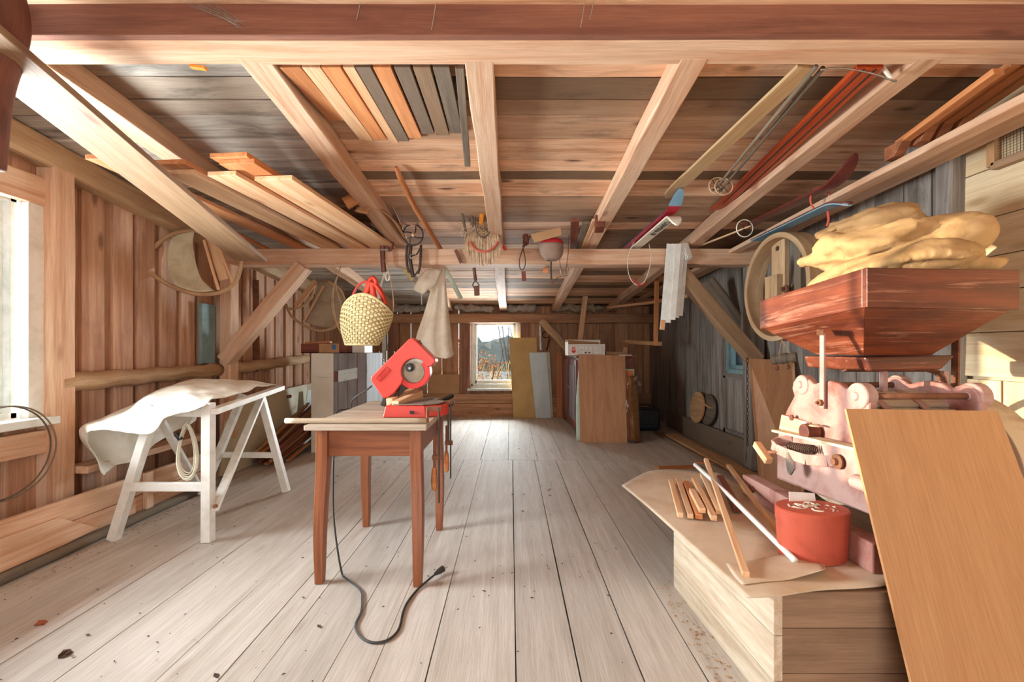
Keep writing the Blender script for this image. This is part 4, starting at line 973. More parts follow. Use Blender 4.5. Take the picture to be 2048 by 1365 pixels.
# shaking shoe below the hopper
m_ = MB(); y0, y1 = 1.725, 2.06
m_.hexa([V((1.405, y0, 1.090)), V((1.765, y0, 1.098)), V((1.71, y0, 1.042)), V((1.425, y0, 1.032))], [V((1.385, y1, 1.090)), V((1.765, y1, 1.095)), V((1.71, y1, 1.042)), V((1.40, y1, 1.038))], axis=V((1, 0, 0)))
t.part('shoe', m_, 'hopper_wood', bevel=.008)
m_ = MB(); m_.beam(AX(1645, 668, 1.262), AX(1645, 818, 1.262), .009, .024, up=V((0, 1, 0)))
bo = MB(); bo.lathe(AX(1643, 806, 1.258), (-1, 0, 0), [(.014, 0), (.014, .012), (.007, .013), (.006, .024), (0, .025)], 6); bo.beam(AX(1640, 665, 1.30), AX(1640, 665, 1.24), .022, .022)
t.part('stay', m_, 'mill_pale', [('bolt', bo, 'rust')], bevel=.002)
m_ = MB(); m_.beam(W(1912, 672, 1.78), W(1910, 790, 1.78), .009, .03, up=V((0, 1, 0))); t.part('stay', m_, 'rust', bevel=.002)
m_ = MB()
q = [W(1690, 741, 1.78), W(1860, 741, 1.76), W(1872, 744, 1.76), W(1882, 754, 1.76), W(1886, 768, 1.76), W(1887, 796, 1.76)]
for a, b_ in zip(q, q[1:]): m_.beam(a, b_, .035, .006, up=V((0, .3, 1)) if abs((b_ - a).z) < .02 else V((1, 0, 0)))
t.part('strap_iron', m_, 'rust', bevel=.001)
for px in (1767, 1888):
    m_ = MB(); X_ = W(px, 0, 1.76).x; m_.beam((X_, 1.76, .95), (X_, 1.76, 1.034), .02, .02, up=V((0, 1, 0))); t.part('post', m_, 'mill_pale', bevel=.002)
# flat-belt pulley on the far side
pc = V((1.875, 1.86, .625))
m_ = MB(); m_.band(pc, (1, 0, 0), .325, .298, .105, 56); t.part('pulley_rim', m_, 'mill_dusty', bevel=.003)
for k in range(6):
    a = k * math.pi / 3 + .35; m_ = MB(); m_.beam(pc + V((0, .04 * math.cos(a), .04 * math.sin(a))), pc + V((0, .30 * math.cos(a), .30 * math.sin(a))), .06, .022, up=V((1, 0, 0)), taper=.75); t.part('pulley_spoke', m_, 'mill_pale', bevel=.004)
m_ = MB(); m_.lathe(pc + V((-.17, 0, 0)), (1, 0, 0), [(.02, 0), (.02, .10), (.055, .11), (.06, .22), (.0, .22)], 20); t.part('pulley_hub', m_, 'mill_pale')
t.done()
# burlap sack heaped in the hopper
mb = MB()
def fold(pts, n=5, flat=.75): q = bez([W(x, y, Y) for x, y, Y, r_ in pts], n); rr = bez([V((r_, 0, 0)) for *_, r_ in pts], n); mb.tube(q, [v_.x for v_ in rr], 12, flat=flat)
mb.blob((1.59, 1.93, 1.40), .25, .26, .085, 24, .15, 3)
fold([(1628, 592, 2.12, .045), (1690, 562, 1.9, .05), (1780, 546, 1.72, .05), (1860, 534, 1.68, .056), (1930, 530, 1.68, .05), (1980, 527, 1.68, .036), (2006, 521, 1.69, .018)])
mb.blob(W(1800, 500, 1.92), .27, .21, .10, 22, .25, 9)
mb.blob(W(1880, 482, 1.84), .155, .17, .115, 22, .2, 5)
mb.blob(W(1690, 505, 2.04), .13, .13, .10, 20, .35, 2)
mb.blob(W(1772, 448, 2.0), .165, .13, .075, 20, .3, 7)
fold([(1600, 527, 2.14, .026), (1640, 514, 2.06, .05), (1690, 500, 1.98, .055), (1760, 488, 1.9, .05)])
fold([(1634, 472, 2.12, .022), (1690, 450, 2.1, .04), (1750, 428, 2.06, .05), (1800, 416, 2.0, .046), (1826, 440, 1.94, .05), (1790, 470, 1.9, .03)])
fold([(1668, 540, 1.93, .02), (1750, 524, 1.76, .042), (1840, 500, 1.67, .046), (1920, 500, 1.64, .04), (1955, 515, 1.68, .03)])
fold([(1690, 500, 1.9, .03), (1760, 480, 1.82, .04), (1840, 450, 1.78, .045), (1900, 446, 1.84, .05)])
def lip(pts, r_): mb.tube(bez([W(*p) for p in pts], 6), r_, 12, flat=.26, up=V((0, -.75, .65)))
lip([(1640, 505, 2.02), (1700, 480, 1.93), (1770, 462, 1.82), (1830, 440, 1.76)], .045)
lip([(1690, 545, 1.82), (1770, 520, 1.70), (1850, 503, 1.63), (1930, 506, 1.61)], .05)
lip([(1655, 455, 2.08), (1720, 432, 2.0), (1790, 412, 1.94)], .04)
lip([(1610, 530, 2.08), (1680, 530, 1.93), (1740, 512, 1.80)], .035)
lip([(1850, 440, 1.78), (1905, 455, 1.74), (1945, 490, 1.72)], .05)
o = melt('burlap_sack', mb, 'burlap', .012, base_of([mb]), None, .004, .12, 4)
org = o.location.copy()
for v_ in o.data.vertices:      # creases running along the folds
    p = v_.co + org; q = V((p.x * 1.0, p.y * 2.0, p.z * 9.0 - p.x * 3.4)); n1_ = math.sqrt(abs(mnoise.noise(q))) * 2 - .8; n2_ = math.sqrt(abs(mnoise.noise(q * 2.1 + V((5, 1, 2))))) * 2 - .8
    if p.z > 1.40: v_.co += v_.normal * (n1_ * .016 + n2_ * .006)
o.data.update(); tag(o, 'ochre burlap sack heaped in folds on top of the mill hopper', 'sack')

# big plywood sheet leaning on the mill
mb = MB(); a, b_ = V((1.141, 1.485, .917)), V((1.66, 1.487, .910)); k_ = .917 / .752 * .25
mb.slab([a, b_, V((1.68, 1.487 - k_, .001)), V((1.135, 1.485 - k_, .001))], .009, axis=V((0, -.3, -1)))
single('plywood_sheet', 'large orange brown plywood sheet leaning against the mill in the foreground', 'plywood sheet', mb, 'plywood')

# ================================================================== RIGHT WALL
t = Thing('wooden_pulley', 'big wooden belt pulley hanging by the right wall behind the hopper', 'pulley')
wc = V((1.985, 3.18, 1.575))
m_ = MB(); m_.band(wc, (1, 0, 0), .393, .355, .14, 64); t.part('rim', m_, 'log', bevel=.004)
m_ = MB(); m_.beam(wc + V((.02, .06, -.36)), wc + V((.02, .06, .36)), .035, .16, up=V((0, 1, 0))); hl = MB(); hl.lathe(wc + V((.0, .06, .30)), (-1, 0, 0), [(.018, 0), (.018, .004), (0, .004)], 14); t.part('spoke_board', m_, 'log', [('hole', hl, 'rust_dark')], bevel=.003)
m_ = MB(); m_.beam(wc + V((.03, -.14, -.36)), wc + V((.03, -.14, .33)), .03, .07, up=V((0, 1, 0))); t.part('spoke_board', m_, 'driftwood', bevel=.003)
for dy in (.12, .04):
    m_ = MB(); m_.beam(wc + V((-.02, dy, -.14)), wc + V((-.02, dy, .10)), .04, .075, up=V((0, 1, 0))); t.part('hub_block', m_, 'log', bevel=.003)
m_ = MB(); m_.lathe(wc + V((-.01, -.06, -.02)), (-1, 0, 0), [(.03, 0), (.03, .012), (.014, .014), (.012, .04), (0, .04)], 12); t.part('bolt', m_, 'rust')
m_ = MB(); m_.beam(wc + V((.05, 0, .0)), wc + V((.352, 0, .0)), .05, .05); t.part('axle', m_, 'driftwood', bevel=.004)
t.done()
t = Thing('spool_pair', 'two small wooden spools hung on strings below the big wooden pulley', 'spools')
for dx, dy, dz in ((1.86, 3.02, .0), (1.90, 2.96, .012)):
    c_ = V((dx, dy, 1.05 + dz)); m_ = MB(); m_.lathe(c_ + V((-.03, .03, 0)), (1, -1, .15), [(.012, 0), (.034, 0), (.036, .02), (.03, .035), (.036, .06), (.034, .08), (.012, .08)], 16); t.part('spool', m_, 'driftwood')
    m_ = MB(); m_.tube([c_ + V((0, 0, .03)), V((1.93, 3.1, 1.19))], .003, 5); t.part('string', m_, 'twig')
    m_ = MB(); m_.lathe(c_ + V((-.01, .01, -.075)), UP, [(0, 0), (.012, .004), (.014, .02), (.008, .03), (0, .05)], 10); t.part('toggle', m_, 'rust')
t.done()
mb = MB()
for k in range(26):
    c_ = V((2.135, 3.93, 1.12 - .034 * k)); r3 = .013
    mb.tube([c_ + (V((math.cos(a) * r3 * .7, 0, math.sin(a) * r3 * 1.5)) if k % 2 else V((0, math.cos(a) * r3 * .7, math.sin(a) * r3 * 1.5))) for a in [2 * math.pi * i / 10 for i in range(10)]], .0035, 5, closed=True)
single('hanging_chain', 'dark iron chain hanging beside the plywood at the right post', 'chain', mb, 'rust_dark')
mb = MB(); mb.slab([W(1497, 718, 3.62), W(1588, 722, 3.55), FL(1610, 1010), FL(1520, 990)], .012, axis=V((0, 0, 1)))
single('plywood_board', 'narrow pale plywood board leaning on the post behind the mill', 'plywood sheet', mb, 'plywood_back')
# long board on edge, flat boards, lid and can along the right wall
mb = MB(); mb.beam((2.29, 6.35, .118), (2.30, 3.55, .118), .032, .235, seg=6, wob=.001); single('long_board', 'long pine board standing on edge along the right wall', 'board', mb, 'pine_grey', bevel=.003)
for i, (x0, x1, y0, y1, z) in enumerate(((1.98, 2.0, 5.85, 3.1, .012), (2.12, 2.13, 5.7, 3.05, .012), (2.05, 2.06, 5.6, 3.4, .036))):
    mb = MB(); mb.beam((x0, y0, z), (x1, y1, z), .12 if i < 2 else .16, .02, seg=10, wob=.004)
    single('flat_board', ('thin splintered board flat on the floor nearest the room', 'thin board flat on the floor next to the long upright board', 'wider board lying on two flat boards by the right wall')[i], 'board', mb, 'pine_grey', 'flat boards by the right wall', bevel=.002)
t = Thing('barrel_head', 'round wooden barrel head leaning on the grey right wall', 'barrel head')
c_ = V((2.27, 5.28, .42)); m_ = MB(); m_.lathe(c_, (-1, 0, .12), [(0, 0), (.19, 0), (.19, .02), (0, .02)], 36); t.part('disc', m_, 'pine_grey', bevel=.002)
t.done()
t = Thing('barrel_head', 'dark round barrel head with a cross batten behind the paler one', 'barrel head')
c_ = V((2.31, 5.08, .42)); m_ = MB(); m_.lathe(c_, (-1, 0, .12), [(0, 0), (.18, 0), (.18, .02), (0, .02)], 36); t.part('disc', m_, 'driftwood', bevel=.002)
m_ = MB(); m_.beam(c_ + V((-.035, -.14, .04)), c_ + V((-.035, .14, .08)), .04, .02); t.part('batten', m_, 'pine_grey', bevel=.002); t.done()
t = Thing('plastic_canister', 'dark plastic canister on the floor beside the wrapped pad', 'canister')
m_ = MB(); m_.box((1.68, 5.95, .002), (2.06, 6.25, .30)); t.part('body', m_, 'black_plastic', bevel=.05)
m_ = MB(); m_.box((1.80, 5.935, .09), (1.97, 5.96, .25)); t.part('front_panel', m_, 'black_plastic', bevel=.012)
m_ = MB(); m_.tube(bez([(1.78, 6.1, .295), (1.80, 6.1, .34), (1.95, 6.1, .34), (1.97, 6.1, .295)], 4), .014, 8); t.part('handle', m_, 'black_plastic', smooth=True); t.done()
# mesh frame high on the pale wall
t = Thing('mesh_frame', 'wire mesh vent in a wooden frame high on the pale wall', 'vent')
z0, z1, y0, y1 = 2.0, 2.19, 1.55, 2.09
for a, b_ in (((y0, z0), (y1, z0)), ((y0, z1), (y1, z1)), ((y0, z0), (y0, z1)), ((y1, z0), (y1, z1))):
    m_ = MB(); m_.beam((XR - .03, a[0], a[1]), (XR - .03, b_[0], b_[1]), .035, .04, up=V((1, 0, 0))); t.part('frame_bar', m_, 'pine_grey', bevel=.003)
m_ = MB(); nn = 40
for k in range(nn):
    y_ = y0 + (y1 - y0) * k / nn; m_.tube([(XR - .03, y_, z0), (XR - .03, y_, z1)], .0011, 3)
for k in range(15):
    z_ = z0 + (z1 - z0) * k / 15; m_.tube([(XR - .03, y0, z_), (XR - .03, y1, z_)], .0011, 3)
t.part('mesh', m_, 'dark_steel'); t.done()
# sledge-like rails with dropped ends on the sloping side plate
for i, (X, px, py0, py1, lab) in enumerate(((1.99, 1782, 296, 322, 'reddish rail with dropped end lying leftmost on the right roof plate'), (2.06, 1833, 263, 293, 'second reddish rail with a dropped end on the right roof plate'),
        (2.135, 1862, 259, 290, 'third reddish rail with a dropped end on the right roof plate'), (2.215, 1900, 251, 281, 'rightmost reddish rail with dropped end on the right roof plate'))):
    t = Thing('end_stop_rail', lab, 'rail', 'reddish rails on the right roof plate')
    Y = X * FPX / (px - CX); zt, zl = W(px, py0, Y).z, max(W(px, py1, Y).z, pz(Y) + .04); sl = -.075
    up_ = V((0, .165, 1)); L_ = Y - 1.775
    m_ = MB(); m_.beam((X, Y - .05, zl + .066), (X, Y - .0 - L_, zl + .066 + .165 * L_), .046, .026, up=up_); t.part('rail', m_, 'pine_orange', bevel=.002)
    m_ = MB(); m_.hexa([(X - .026, Y + .012, zl), (X + .026, Y + .012, zl), (X + .026, Y + .012, zl + .07), (X - .026, Y + .012, zl + .07)], [(X - .026, Y - .045, zl + .004), (X + .026, Y - .045, zl + .004), (X + .026, Y - .10, zl + .07), (X - .026, Y - .10, zl + .07)])
    mk = MB(); mk.tube(bez([(X + .0, Y + .0135, zl + .018), (X + .008, Y + .0135, zl + .02), (X + .012, Y + .0135, zl + .03), (X + .006, Y + .0135, zl + .034), (X + .004, Y + .0135, zl + .022), (X + .018, Y + .0135, zl + .02)], 4), .0012, 4)
    t.part('end_block', m_, 'rail_brown', [('chalk_mark', mk, 'paper')] if i in (1, 2) else [], bevel=.003); t.done()
# ================================================================== LUMBER AND SKIS UNDER THE ROOF
E_ = W(503, 520, 3.3); dr = V((-.116, 1, -.1816))
mb = MB(); s0 = E_ - dr * 2.45; mb.beam(s0, E_, .225, .028, up=V((0, .18, 1)), tint=.4)
single('long_plank', 'long wide pine plank slanting down from the near left roof corner', 'plank', mb, 'plank_pine', bevel=.003)
def roofboard(xn, Yn, xf, Yf, z, wd, th=.024, mat='pine', zf=None):
    m_ = MB(); m_.beam((xn, Yn, z), (xf, Yf, zf if zf is not None else z), wd, th); return m_
zt0 = 2.041
stack = [(-1.29, 2.36, -1.11, 4.5, zt0 + .013, .215, 'widest pale plank of the right plank stack on the middle beam'),
         (-1.53, 2.30, -1.34, 4.6, zt0 + .013, .16, 'plank on the beam left of the widest pale plank'),
         (-1.40, 2.22, -1.20, 4.5, zt0 + .041, .19, 'lower of the two planks on top of the right plank stack'),
         (-1.43, 2.20, -1.24, 4.4, zt0 + .066, .20, 'topmost plank of the right plank stack on the middle beam'),
         (-1.74, 2.28, -1.60, 4.6, zt0 + .013, .17, 'lower plank of the left plank stack on the middle beam'),
         (-1.76, 2.22, -1.63, 4.5, zt0 + .039, .20, 'upper plank of the left plank stack on the middle beam')]
for i, (xn, yn, xf, yf, z, wd, lab) in enumerate(stack):
    single('roof_plank', lab, 'plank', roofboard(xn, yn, xf, yf, z, wd), 'pine' if i in (0, 1, 4) else 'pine_orange', 'planks stored on the middle beam', bevel=.002)
mb = roofboard(-2.0, 2.1, -1.9, 4.3, zt0 + .013, .12); single('roof_plank', 'short orange plank behind the long slanting plank', 'plank', mb, 'pine_orange', 'planks stored on the middle beam', bevel=.002)
mb = roofboard(-2.10, 2.55, -2.28, 4.3, zt0 + .010, .045, .018); single('thin_batten', 'thin orange batten on the beam beside the long slanting plank', 'batten', mb, 'pine_orange', bevel=.002)
# narrow boards tucked under the roof between two rafters
edges = [(558, 601, 236), (603, 641, 277), (642, 681, 275), (685, 709, 282), (710, 742, 278), (745, 782, 272), (787, 821, 263), (825, 861, 266), (865, 899, 262)]
names = ['leftmost', 'second from left', 'third from left', 'fourth from left', 'middle', 'sixth from left', 'seventh from left', 'eighth from left', 'rightmost']
for i, (a, b_, yend) in enumerate(edges):
    Yn, zn = 1.79, EYE + 1.172; x0, x1 = W(a, 0, Yn).x, W(b_, 0, Yn).x
    zf = EYE + 1.198; Yf = (zf - EYE) * FPX / (CY - yend); k_ = 1.0
    cx = (x0 + x1) / 2; mb = MB(); mb.beam((cx, Yn, zn), (cx + .006 * (i - 4) * -.4, Yf, zf - .004), x1 - x0 - .003, .02)
    single('narrow_board', names[i] + ' of the narrow boards tucked under the roof', 'board', mb, ('pine_orange', 'pine', 'pine_orange', 'pine', 'pine_grey', 'pine_orange', 'pine_grey', 'pine_grey', 'driftwood')[i], 'narrow boards under the roof', bevel=.0015)
mb = MB(); mb.beam(W(919, 132, 1.80), W(935, 330, 2.60), .036, .026); single('dark_bar', 'dark grey bar under the roof left of the centre rafter', 'bar', mb, 'driftwood', bevel=.003)
mb = MB(); mb.tube([W(792, 335, 2.72), W(800, 355, 2.8), W(830, 415, 3.25), W(880, 497, 3.98), W(884, 502, 4.2)], [.012, .019, .021, .021, .02], 10); single('round_stake', 'brown round stake slanting from the roof to the middle beam', 'stake', mb, 'pine_orange', smooth=True)
for i, (a, b_, w_, mt, lab) in enumerate(((( 924, 424, 3.5), (938, 500, 4.0), .024, 'pine_grey', 'short grey stick on the beam left of the twig broom'), ((942, 428, 3.55), (954, 500, 4.0), .018, 'driftwood', 'thin grey stick close beside the twig broom'))):
    mb = MB(); mb.beam(W(*a), W(*b_), w_, .018, up=V((0, -1, .3))); single('short_stick', lab, 'stick', mb, mt, bevel=.002)
# board ends on the beam at the right
for i, (a, b_, w_, h_, mt, lab) in enumerate((
    ((1150, 440, 3.45), (1146, 497, 4.15), .065, .03, 'red_brown', 'dark red board end sticking up above the middle beam'),
    ((1172, 445, 3.5), (1157, 497, 4.05), .05, .02, 'driftwood', 'pointed grey board beside the dark red board end'),
    ((1194, 440, 3.45), (1168, 497, 4.05), .075, .02, 'pine', 'pale board lying beside the fourth rafter on the beam'))):
    mb = MB(); mb.beam(W(*a), W(*b_), w_, h_, up=V((0, .25, 1))); single('board_end', lab, 'board', mb, mt, bevel=.002)
mb = MB(); mb.beam(W(1200, 441, 3.40), W(1198, 455, 3.52), .07, .10); single('dark_block', 'dark wooden block against the fourth rafter', 'block', mb, 'red_brown', bevel=.006)

def ski(name, label, p0, p1, wd, th, top, base_, tip_up, tip_len=.24, tip_h=.09, group=None, groove=None, extra=(), tip_mat=None):
    "a ski running from its tail p0 to the start of its tip p1; top and sole are parts"
    p0, p1 = V(p0), V(p1); d = (p1 - p0).normalized(); _, s_, u_ = frame(d); u_ = u_ if u_.z > 0 else -u_
    path = [p0 + d * (p1 - p0).length * i / 8 for i in range(9)]
    for i in range(1, 10):
        k = i / 9; path.append(p1 + d * tip_len * (k - .12 * k * k) + u_ * tip_h * k * k * (1 if tip_up else -1))
    n_ = len(path)
    def wid(i): return wd if i <= 9 else wd * (1 + .12 * math.sin((i - 9) / (n_ - 10) * 2.2)) * math.sqrt(max(0.03, 1 - ((i - 9) / (n_ - 9.9)) ** 3))
    t = Thing(name, label, 'ski', group)
    for nm, h0, h1, mt, i0, i1 in (('top_sheet', 0, th / 2, top, 0, n_), ('sole', -th / 2, 0, base_, 0, n_ if not tip_mat else 13)) + ((('tip', -th / 2, 0, tip_mat, 12, n_),) if tip_mat else ()):
        m_ = MB(); vs, gs, fs = [], [], []; nn_ = i1 - i0
        for i in range(i0, i1):
            p = path[i]
            dd = (path[min(i + 1, n_ - 1)] - path[max(i - 1, 0)]).normalized(); uu = s_.cross(dd).normalized(); uu = uu if uu.dot(u_) > 0 else -uu
            for a, b_ in ((-1, h0), (1, h0), (1, h1), (-1, h1)):
                q = p + s_ * a * wid(i) / 2 + uu * b_; vs.append(q); gs.append((i * .1, a * wid(i) / 2, b_))
        for i in range(nn_ - 1):
            for j in range(4): a = i * 4 + j; b_ = i * 4 + (j + 1) % 4; fs.append([a, b_, b_ + 4, a + 4])
        fs += [[3, 2, 1, 0], [(nn_ - 1) * 4 + j for j in range(4)]]
        m_.add(vs, fs, gs); t.part(nm, m_, mt, smooth=False, bevel=.001)
    if groove:
        m_ = MB(); m_.beam(p0 - u_ * (th / 2 + .0005), p1 - u_ * (th / 2 + .0005), groove, .002, up=u_); t.part('groove', m_, 'rust_dark')
    for e in extra: t.part(*e)
    return t.done()
# old wooden ski, and the red ones beside the fifth rafter
ski('wooden_ski', 'long pale wooden ski with pointed tip hanging under the roof', W(1616, 133, 1.79), W(1397, 335, 2.65), .092, .016, 'ski_wood', 'ski_wood', True, .5, .0)
for i, (a, b_, lab) in enumerate((((1728, 133, 1.79), (1446, 405, 3.22), 'red wooden ski left of its pair beside the fifth rafter'), ((1752, 133, 1.79), (1462, 405, 3.22), 'red wooden ski lying close against the fifth rafter'))):
    ski('red_ski', lab, W(*a), W(*b_), .058, .02, 'red_ski', 'red_ski', True, .26, .03, 'red wooden skis under the roof', .010)
# ski poles with hoop baskets
def pole(label, a, b_, bask, r_=.009, mat='driftwood', br=.055, group='ski poles under the roof'):
    a, b_ = W(*a), W(*b_); d = (b_ - a).normalized(); t = Thing('ski_pole', label, 'ski pole', group)
    m_ = MB(); m_.tube([a, a.lerp(b_, .5), b_, b_ + d * .05], [r_ * 1.15, r_, r_ * .85, .003], 9); t.part('shaft', m_, mat, smooth=True)
    _, s_, u_ = frame(d); c_ = b_ - d * .03
    m_ = MB(); m_.tube([c_ + (s_ * math.cos(q) + u_ * math.sin(q)) * br for q in [2 * math.pi * i / 28 for i in range(28)]], .0045, 7, closed=True); t.part('basket_ring', m_, bask, smooth=True)
    for q in (.6, 2.17, 3.74, 5.31):
        m_ = MB(); m_.tube(bez([c_ + (s_ * math.cos(q) + u_ * math.sin(q)) * br, c_ + (s_ * math.cos(q + .1) + u_ * math.sin(q + .1)) * br * .5 + d * .008, c_], 3), .0032, 5); t.part('basket_strap', m_, 'leather_dark', smooth=True)
    t.done()
pole('grey ski pole left of its pair under the roof', (1632, 133, 1.78), (1432, 376, 2.88), 'twig')
pole('grey ski pole right of its pair under the roof', (1646, 136, 1.80), (1444, 378, 2.86), 'twig')
pole('ski pole with white basket ring behind the blue ski', (1400, 492, 4.0), (1494, 455, 3.30), 'ski_white', .008, 'pine', .065)
t = Thing('cable_binding', 'thin metal cable binding with white strap on the fifth rafter', 'binding')
m_ = MB(); m_.tube(bez([W(1640, 140, 1.80), W(1680, 136, 1.80), W(1740, 146, 1.80), W(1788, 162, 1.80), W(1790, 160, 1.80)], 6), .0035, 6); t.part('cable', m_, 'steel', smooth=True)
m_ = MB(); m_.beam(W(1762, 130, 1.81), W(1782, 157, 1.81), .014, .006); t.part('strap', m_, 'ski_white'); t.done()
t = Thing('ski_binding', 'dark metal toe binding on the old wooden ski', 'binding')
m_ = MB(); m_.beam(W(1566, 190, 2.0), W(1536, 216, 2.1), .05, .012); t.part('toe_plate', m_, 'dark_steel', bevel=.002)
m_ = MB(); m_.tube(bez([W(1580, 165, 1.95), W(1566, 190, 2.0), W(1526, 218, 2.1), W(1516, 224, 2.12)], 4), .005, 6); t.part('buckle', m_, 'steel', smooth=True); t.done()
# downhill skis lying on the middle beam
hz = EYE + .928 + .02
e = ski('downhill_ski', 'white downhill ski with black lettering lying upside down on the beam', (1.163, 5.0, hz), (1.150, 3.12, hz), .085, .014, 'ski_white', 'ski_white', False, .13, .085, 'downhill skis on the middle beam')
letters('GERMINA-SP', .068, V((1.152, 3.38, hz - .0085)), (0, 1, 0), (1, 0, 0), .0006, 'print_black', 'lettering', V(e.location), e)
bnd = MB(); bnd.beam((1.155, 3.86, hz - .012), (1.155, 4.05, hz - .012), .05, .012)
e = ski('downhill_ski', 'crimson downhill ski with pale blue tip beside the white ski', (1.09, 5.0, hz + .02), (1.13, 3.10, hz + .03), .08, .014, 'ski_navy', 'ski_crimson', True, .22, .10, 'downhill skis on the middle beam', None, (), 'ski_blue')
e = ski('blue_ski', 'blue ski with red edge tied to another by the right wall', W(1512, 481, 3.5), W(1655, 413, 2.62), .085, .016, 'ski_maroon', 'ski_blue', False, .22, .05)
e = ski('maroon_ski', 'dark maroon ski with raised tip above the blue ski', W(1495, 452, 3.45), W(1650, 378, 2.62), .085, .016, 'ski_maroon', 'ski_maroon', True, .26, .11)
mb = MB()
c_ = W(1640, 402, 2.72); mb.tube([c_ + V((math.cos(a) * .06, 0, math.sin(a) * .075 + .01)) for a in [2 * math.pi * i / 20 for i in range(20)]], .006, 6, closed=True)
mb.tube(bez([c_ + V((.05, -.01, -.03)), W(1656, 420, 2.70), W(1657, 440, 2.70), W(1654, 452, 2.70)], 5), .008, 6); single('pink_tie', 'pink band tying the blue and maroon skis together', 'band', mb, 'tie_pink', smooth=True)
# loose cord under the downhill skis
t = Thing('binding_cord', 'loop of pale cord hanging from the crimson ski over the beam', 'cord')
m_ = MB(); m_.tube(bez([W(1270, 480, 3.9), W(1256, 515, 3.88), W(1258, 550, 3.86), W(1272, 570, 3.86), W(1290, 562, 3.86), W(1302, 520, 3.86), W(1298, 488, 3.9)], 6), .003, 5); t.part('loop', m_, 'white_cable', smooth=True)
m_ = MB(); m_.tube(bez([W(1266, 558, 3.86), W(1278, 571, 3.86), W(1292, 566, 3.86)], 5), .006, 6); t.part('sleeve', m_, 'cap_red', smooth=True); t.done()
# bundle of pale strips over the beam
for i, (px, y1, w_, yy) in enumerate(((1331, 640, .05, 3.90), (1340, 646, .045, 3.88), (1349, 640, .05, 3.87), (1357, 636, .045, 3.89), (1366, 632, .03, 3.91))):
    mb = MB(); a = W(px + 8, 488, yy); b_ = W(px - 4, y1, yy); mb.beam(a, b_, w_, .006, up=V((0, -1, 0))); 
    single('pale_strip', ('leftmost', 'second', 'third', 'fourth', 'rightmost')[i] + ' of the long white wooden strips hanging over the beam', 'strip', mb, 'white_paint', 'white strips over the beam', bevel=.001)
mb = MB()
for k in range(4): mb.beam(W(1362 + k * 3, 487, 3.93 - .01 * k), W(1374 + k * 2, 522 - k * 2, 3.9 - .01 * k), .05, .006, up=V((.3, -1, 0)))
single('bent_strips', 'short curled white strips hanging right of the long ones', 'strips', mb, 'white_paint', kind='stuff')

# ================================================================== HANGING ON THE MIDDLE BEAM
HY = 3.86
def strap(pts, w_, mat, Y=HY, th=.004):
    m_ = MB(); q = bez([W(*p) if len(p) == 3 else W(p[0], p[1], Y) for p in pts], 5)
    m_.tube(q, w_ / 2, 4, flat=th / (w_ / 2), up=V((0, 1, 0))); return m_
# bent ski tips
for i, (pts, w_, lab) in enumerate((([(690, 408, 3.0), (712, 396, 3.05), (736, 378, 3.1), (752, 376, 3.15), (768, 385, 3.25), (785, 407, 3.4), (800, 440, 3.7), (812, 470, 3.98)], .085, 'bent brown wooden runner curving along the second rafter'),
        ([(722, 425, 3.1), (730, 413, 3.15), (750, 414, 3.2), (770, 425, 3.3), (790, 445, 3.5), (808, 478, 3.9)], .10, 'bent wooden runner with curled end on the middle beam'))):
    mb = MB(); q = bez([W(*p) for p in pts], 5)
    for a, b_ in zip(q, q[1:]): pass
    mb.tube(q, w_ / 2, 8, flat=.18, up=V((0, -1, -.5))); single('bent_runner', lab, 'runner', mb, 'pine_orange' if i == 0 else 'pine_grey', smooth=True)
t = Thing('leather_strap', 'doubled brown leather strap hanging from the middle beam above the basket', 'strap')
t.part('band', strap([(769, 462), (765, 480), (766, 520), (768, 545)], .045, 'leather'), 'leather', smooth=True)
t.part('band', strap([(768, 464), (774, 458), (782, 470), (784, 490), (780, 500), (774, 496), (768, 478)], .03, 'leather'), 'leather', smooth=True)
m_ = MB()
for y_ in (482, 500): m_.beam(W(758, y_, HY - .01), W(777, y_, HY - .01), .006, .012)
t.part('buckle', m_, 'steel'); t.done()
def basket_ring(label, c, rx, ry, mat, hub='cap_red'):
    t = Thing('ski_basket', label, 'ski basket', 'loose ski baskets on the middle beam'); cx, cy, Y = c
    m_ = MB(); m_.tube([W(cx + rx * math.cos(a), cy + ry * math.sin(a), Y + .03 * math.sin(a)) for a in [2 * math.pi * i / 28 for i in range(28)]], .007, 7, closed=True); t.part('ring', m_, mat, smooth=True)
    for a in (.3, 1.9, 3.4, 5.0):
        m_ = MB(); m_.tube(bez([W(cx + rx * math.cos(a), cy + ry * math.sin(a), Y), W(cx + rx * .4 * math.cos(a + .4), cy + ry * .4 * math.sin(a + .4), Y - .03), W(cx, cy, Y - .03)], 3), .005, 6); t.part('spoke', m_, 'leather_dark', smooth=True)
    m_ = MB(); m_.blob(W(cx, cy, Y - .035), .018, .014, .018, 10); t.part('hub', m_, hub, smooth=True); t.done()
basket_ring('ski basket with white ring above the leather strap', (769, 440, 3.72), 29, 19, 'ski_white', 'leather')
basket_ring('black ski basket with round hub hanging above the bridle', (826, 470, 3.80), 20, 21, 'leather_dark', 'pine')
t = Thing('bridle', 'black leather horse bridle hanging on the middle beam', 'bridle')
for pts, w_ in (([(815, 490), (813, 512), (815, 535), (818, 545)], .022), ([(842, 490), (841, 515), (840, 532), (836, 548)], .022), ([(822, 490), (820, 515), (823, 535), (826, 555)], .032), ([(815, 535), (826, 552), (838, 540)], .014), ([(824, 512), (834, 508), (841, 495)], .014)):
    t.part('strap', strap(pts, w_, 'leather_dark', HY - .02), 'leather_dark', smooth=True)
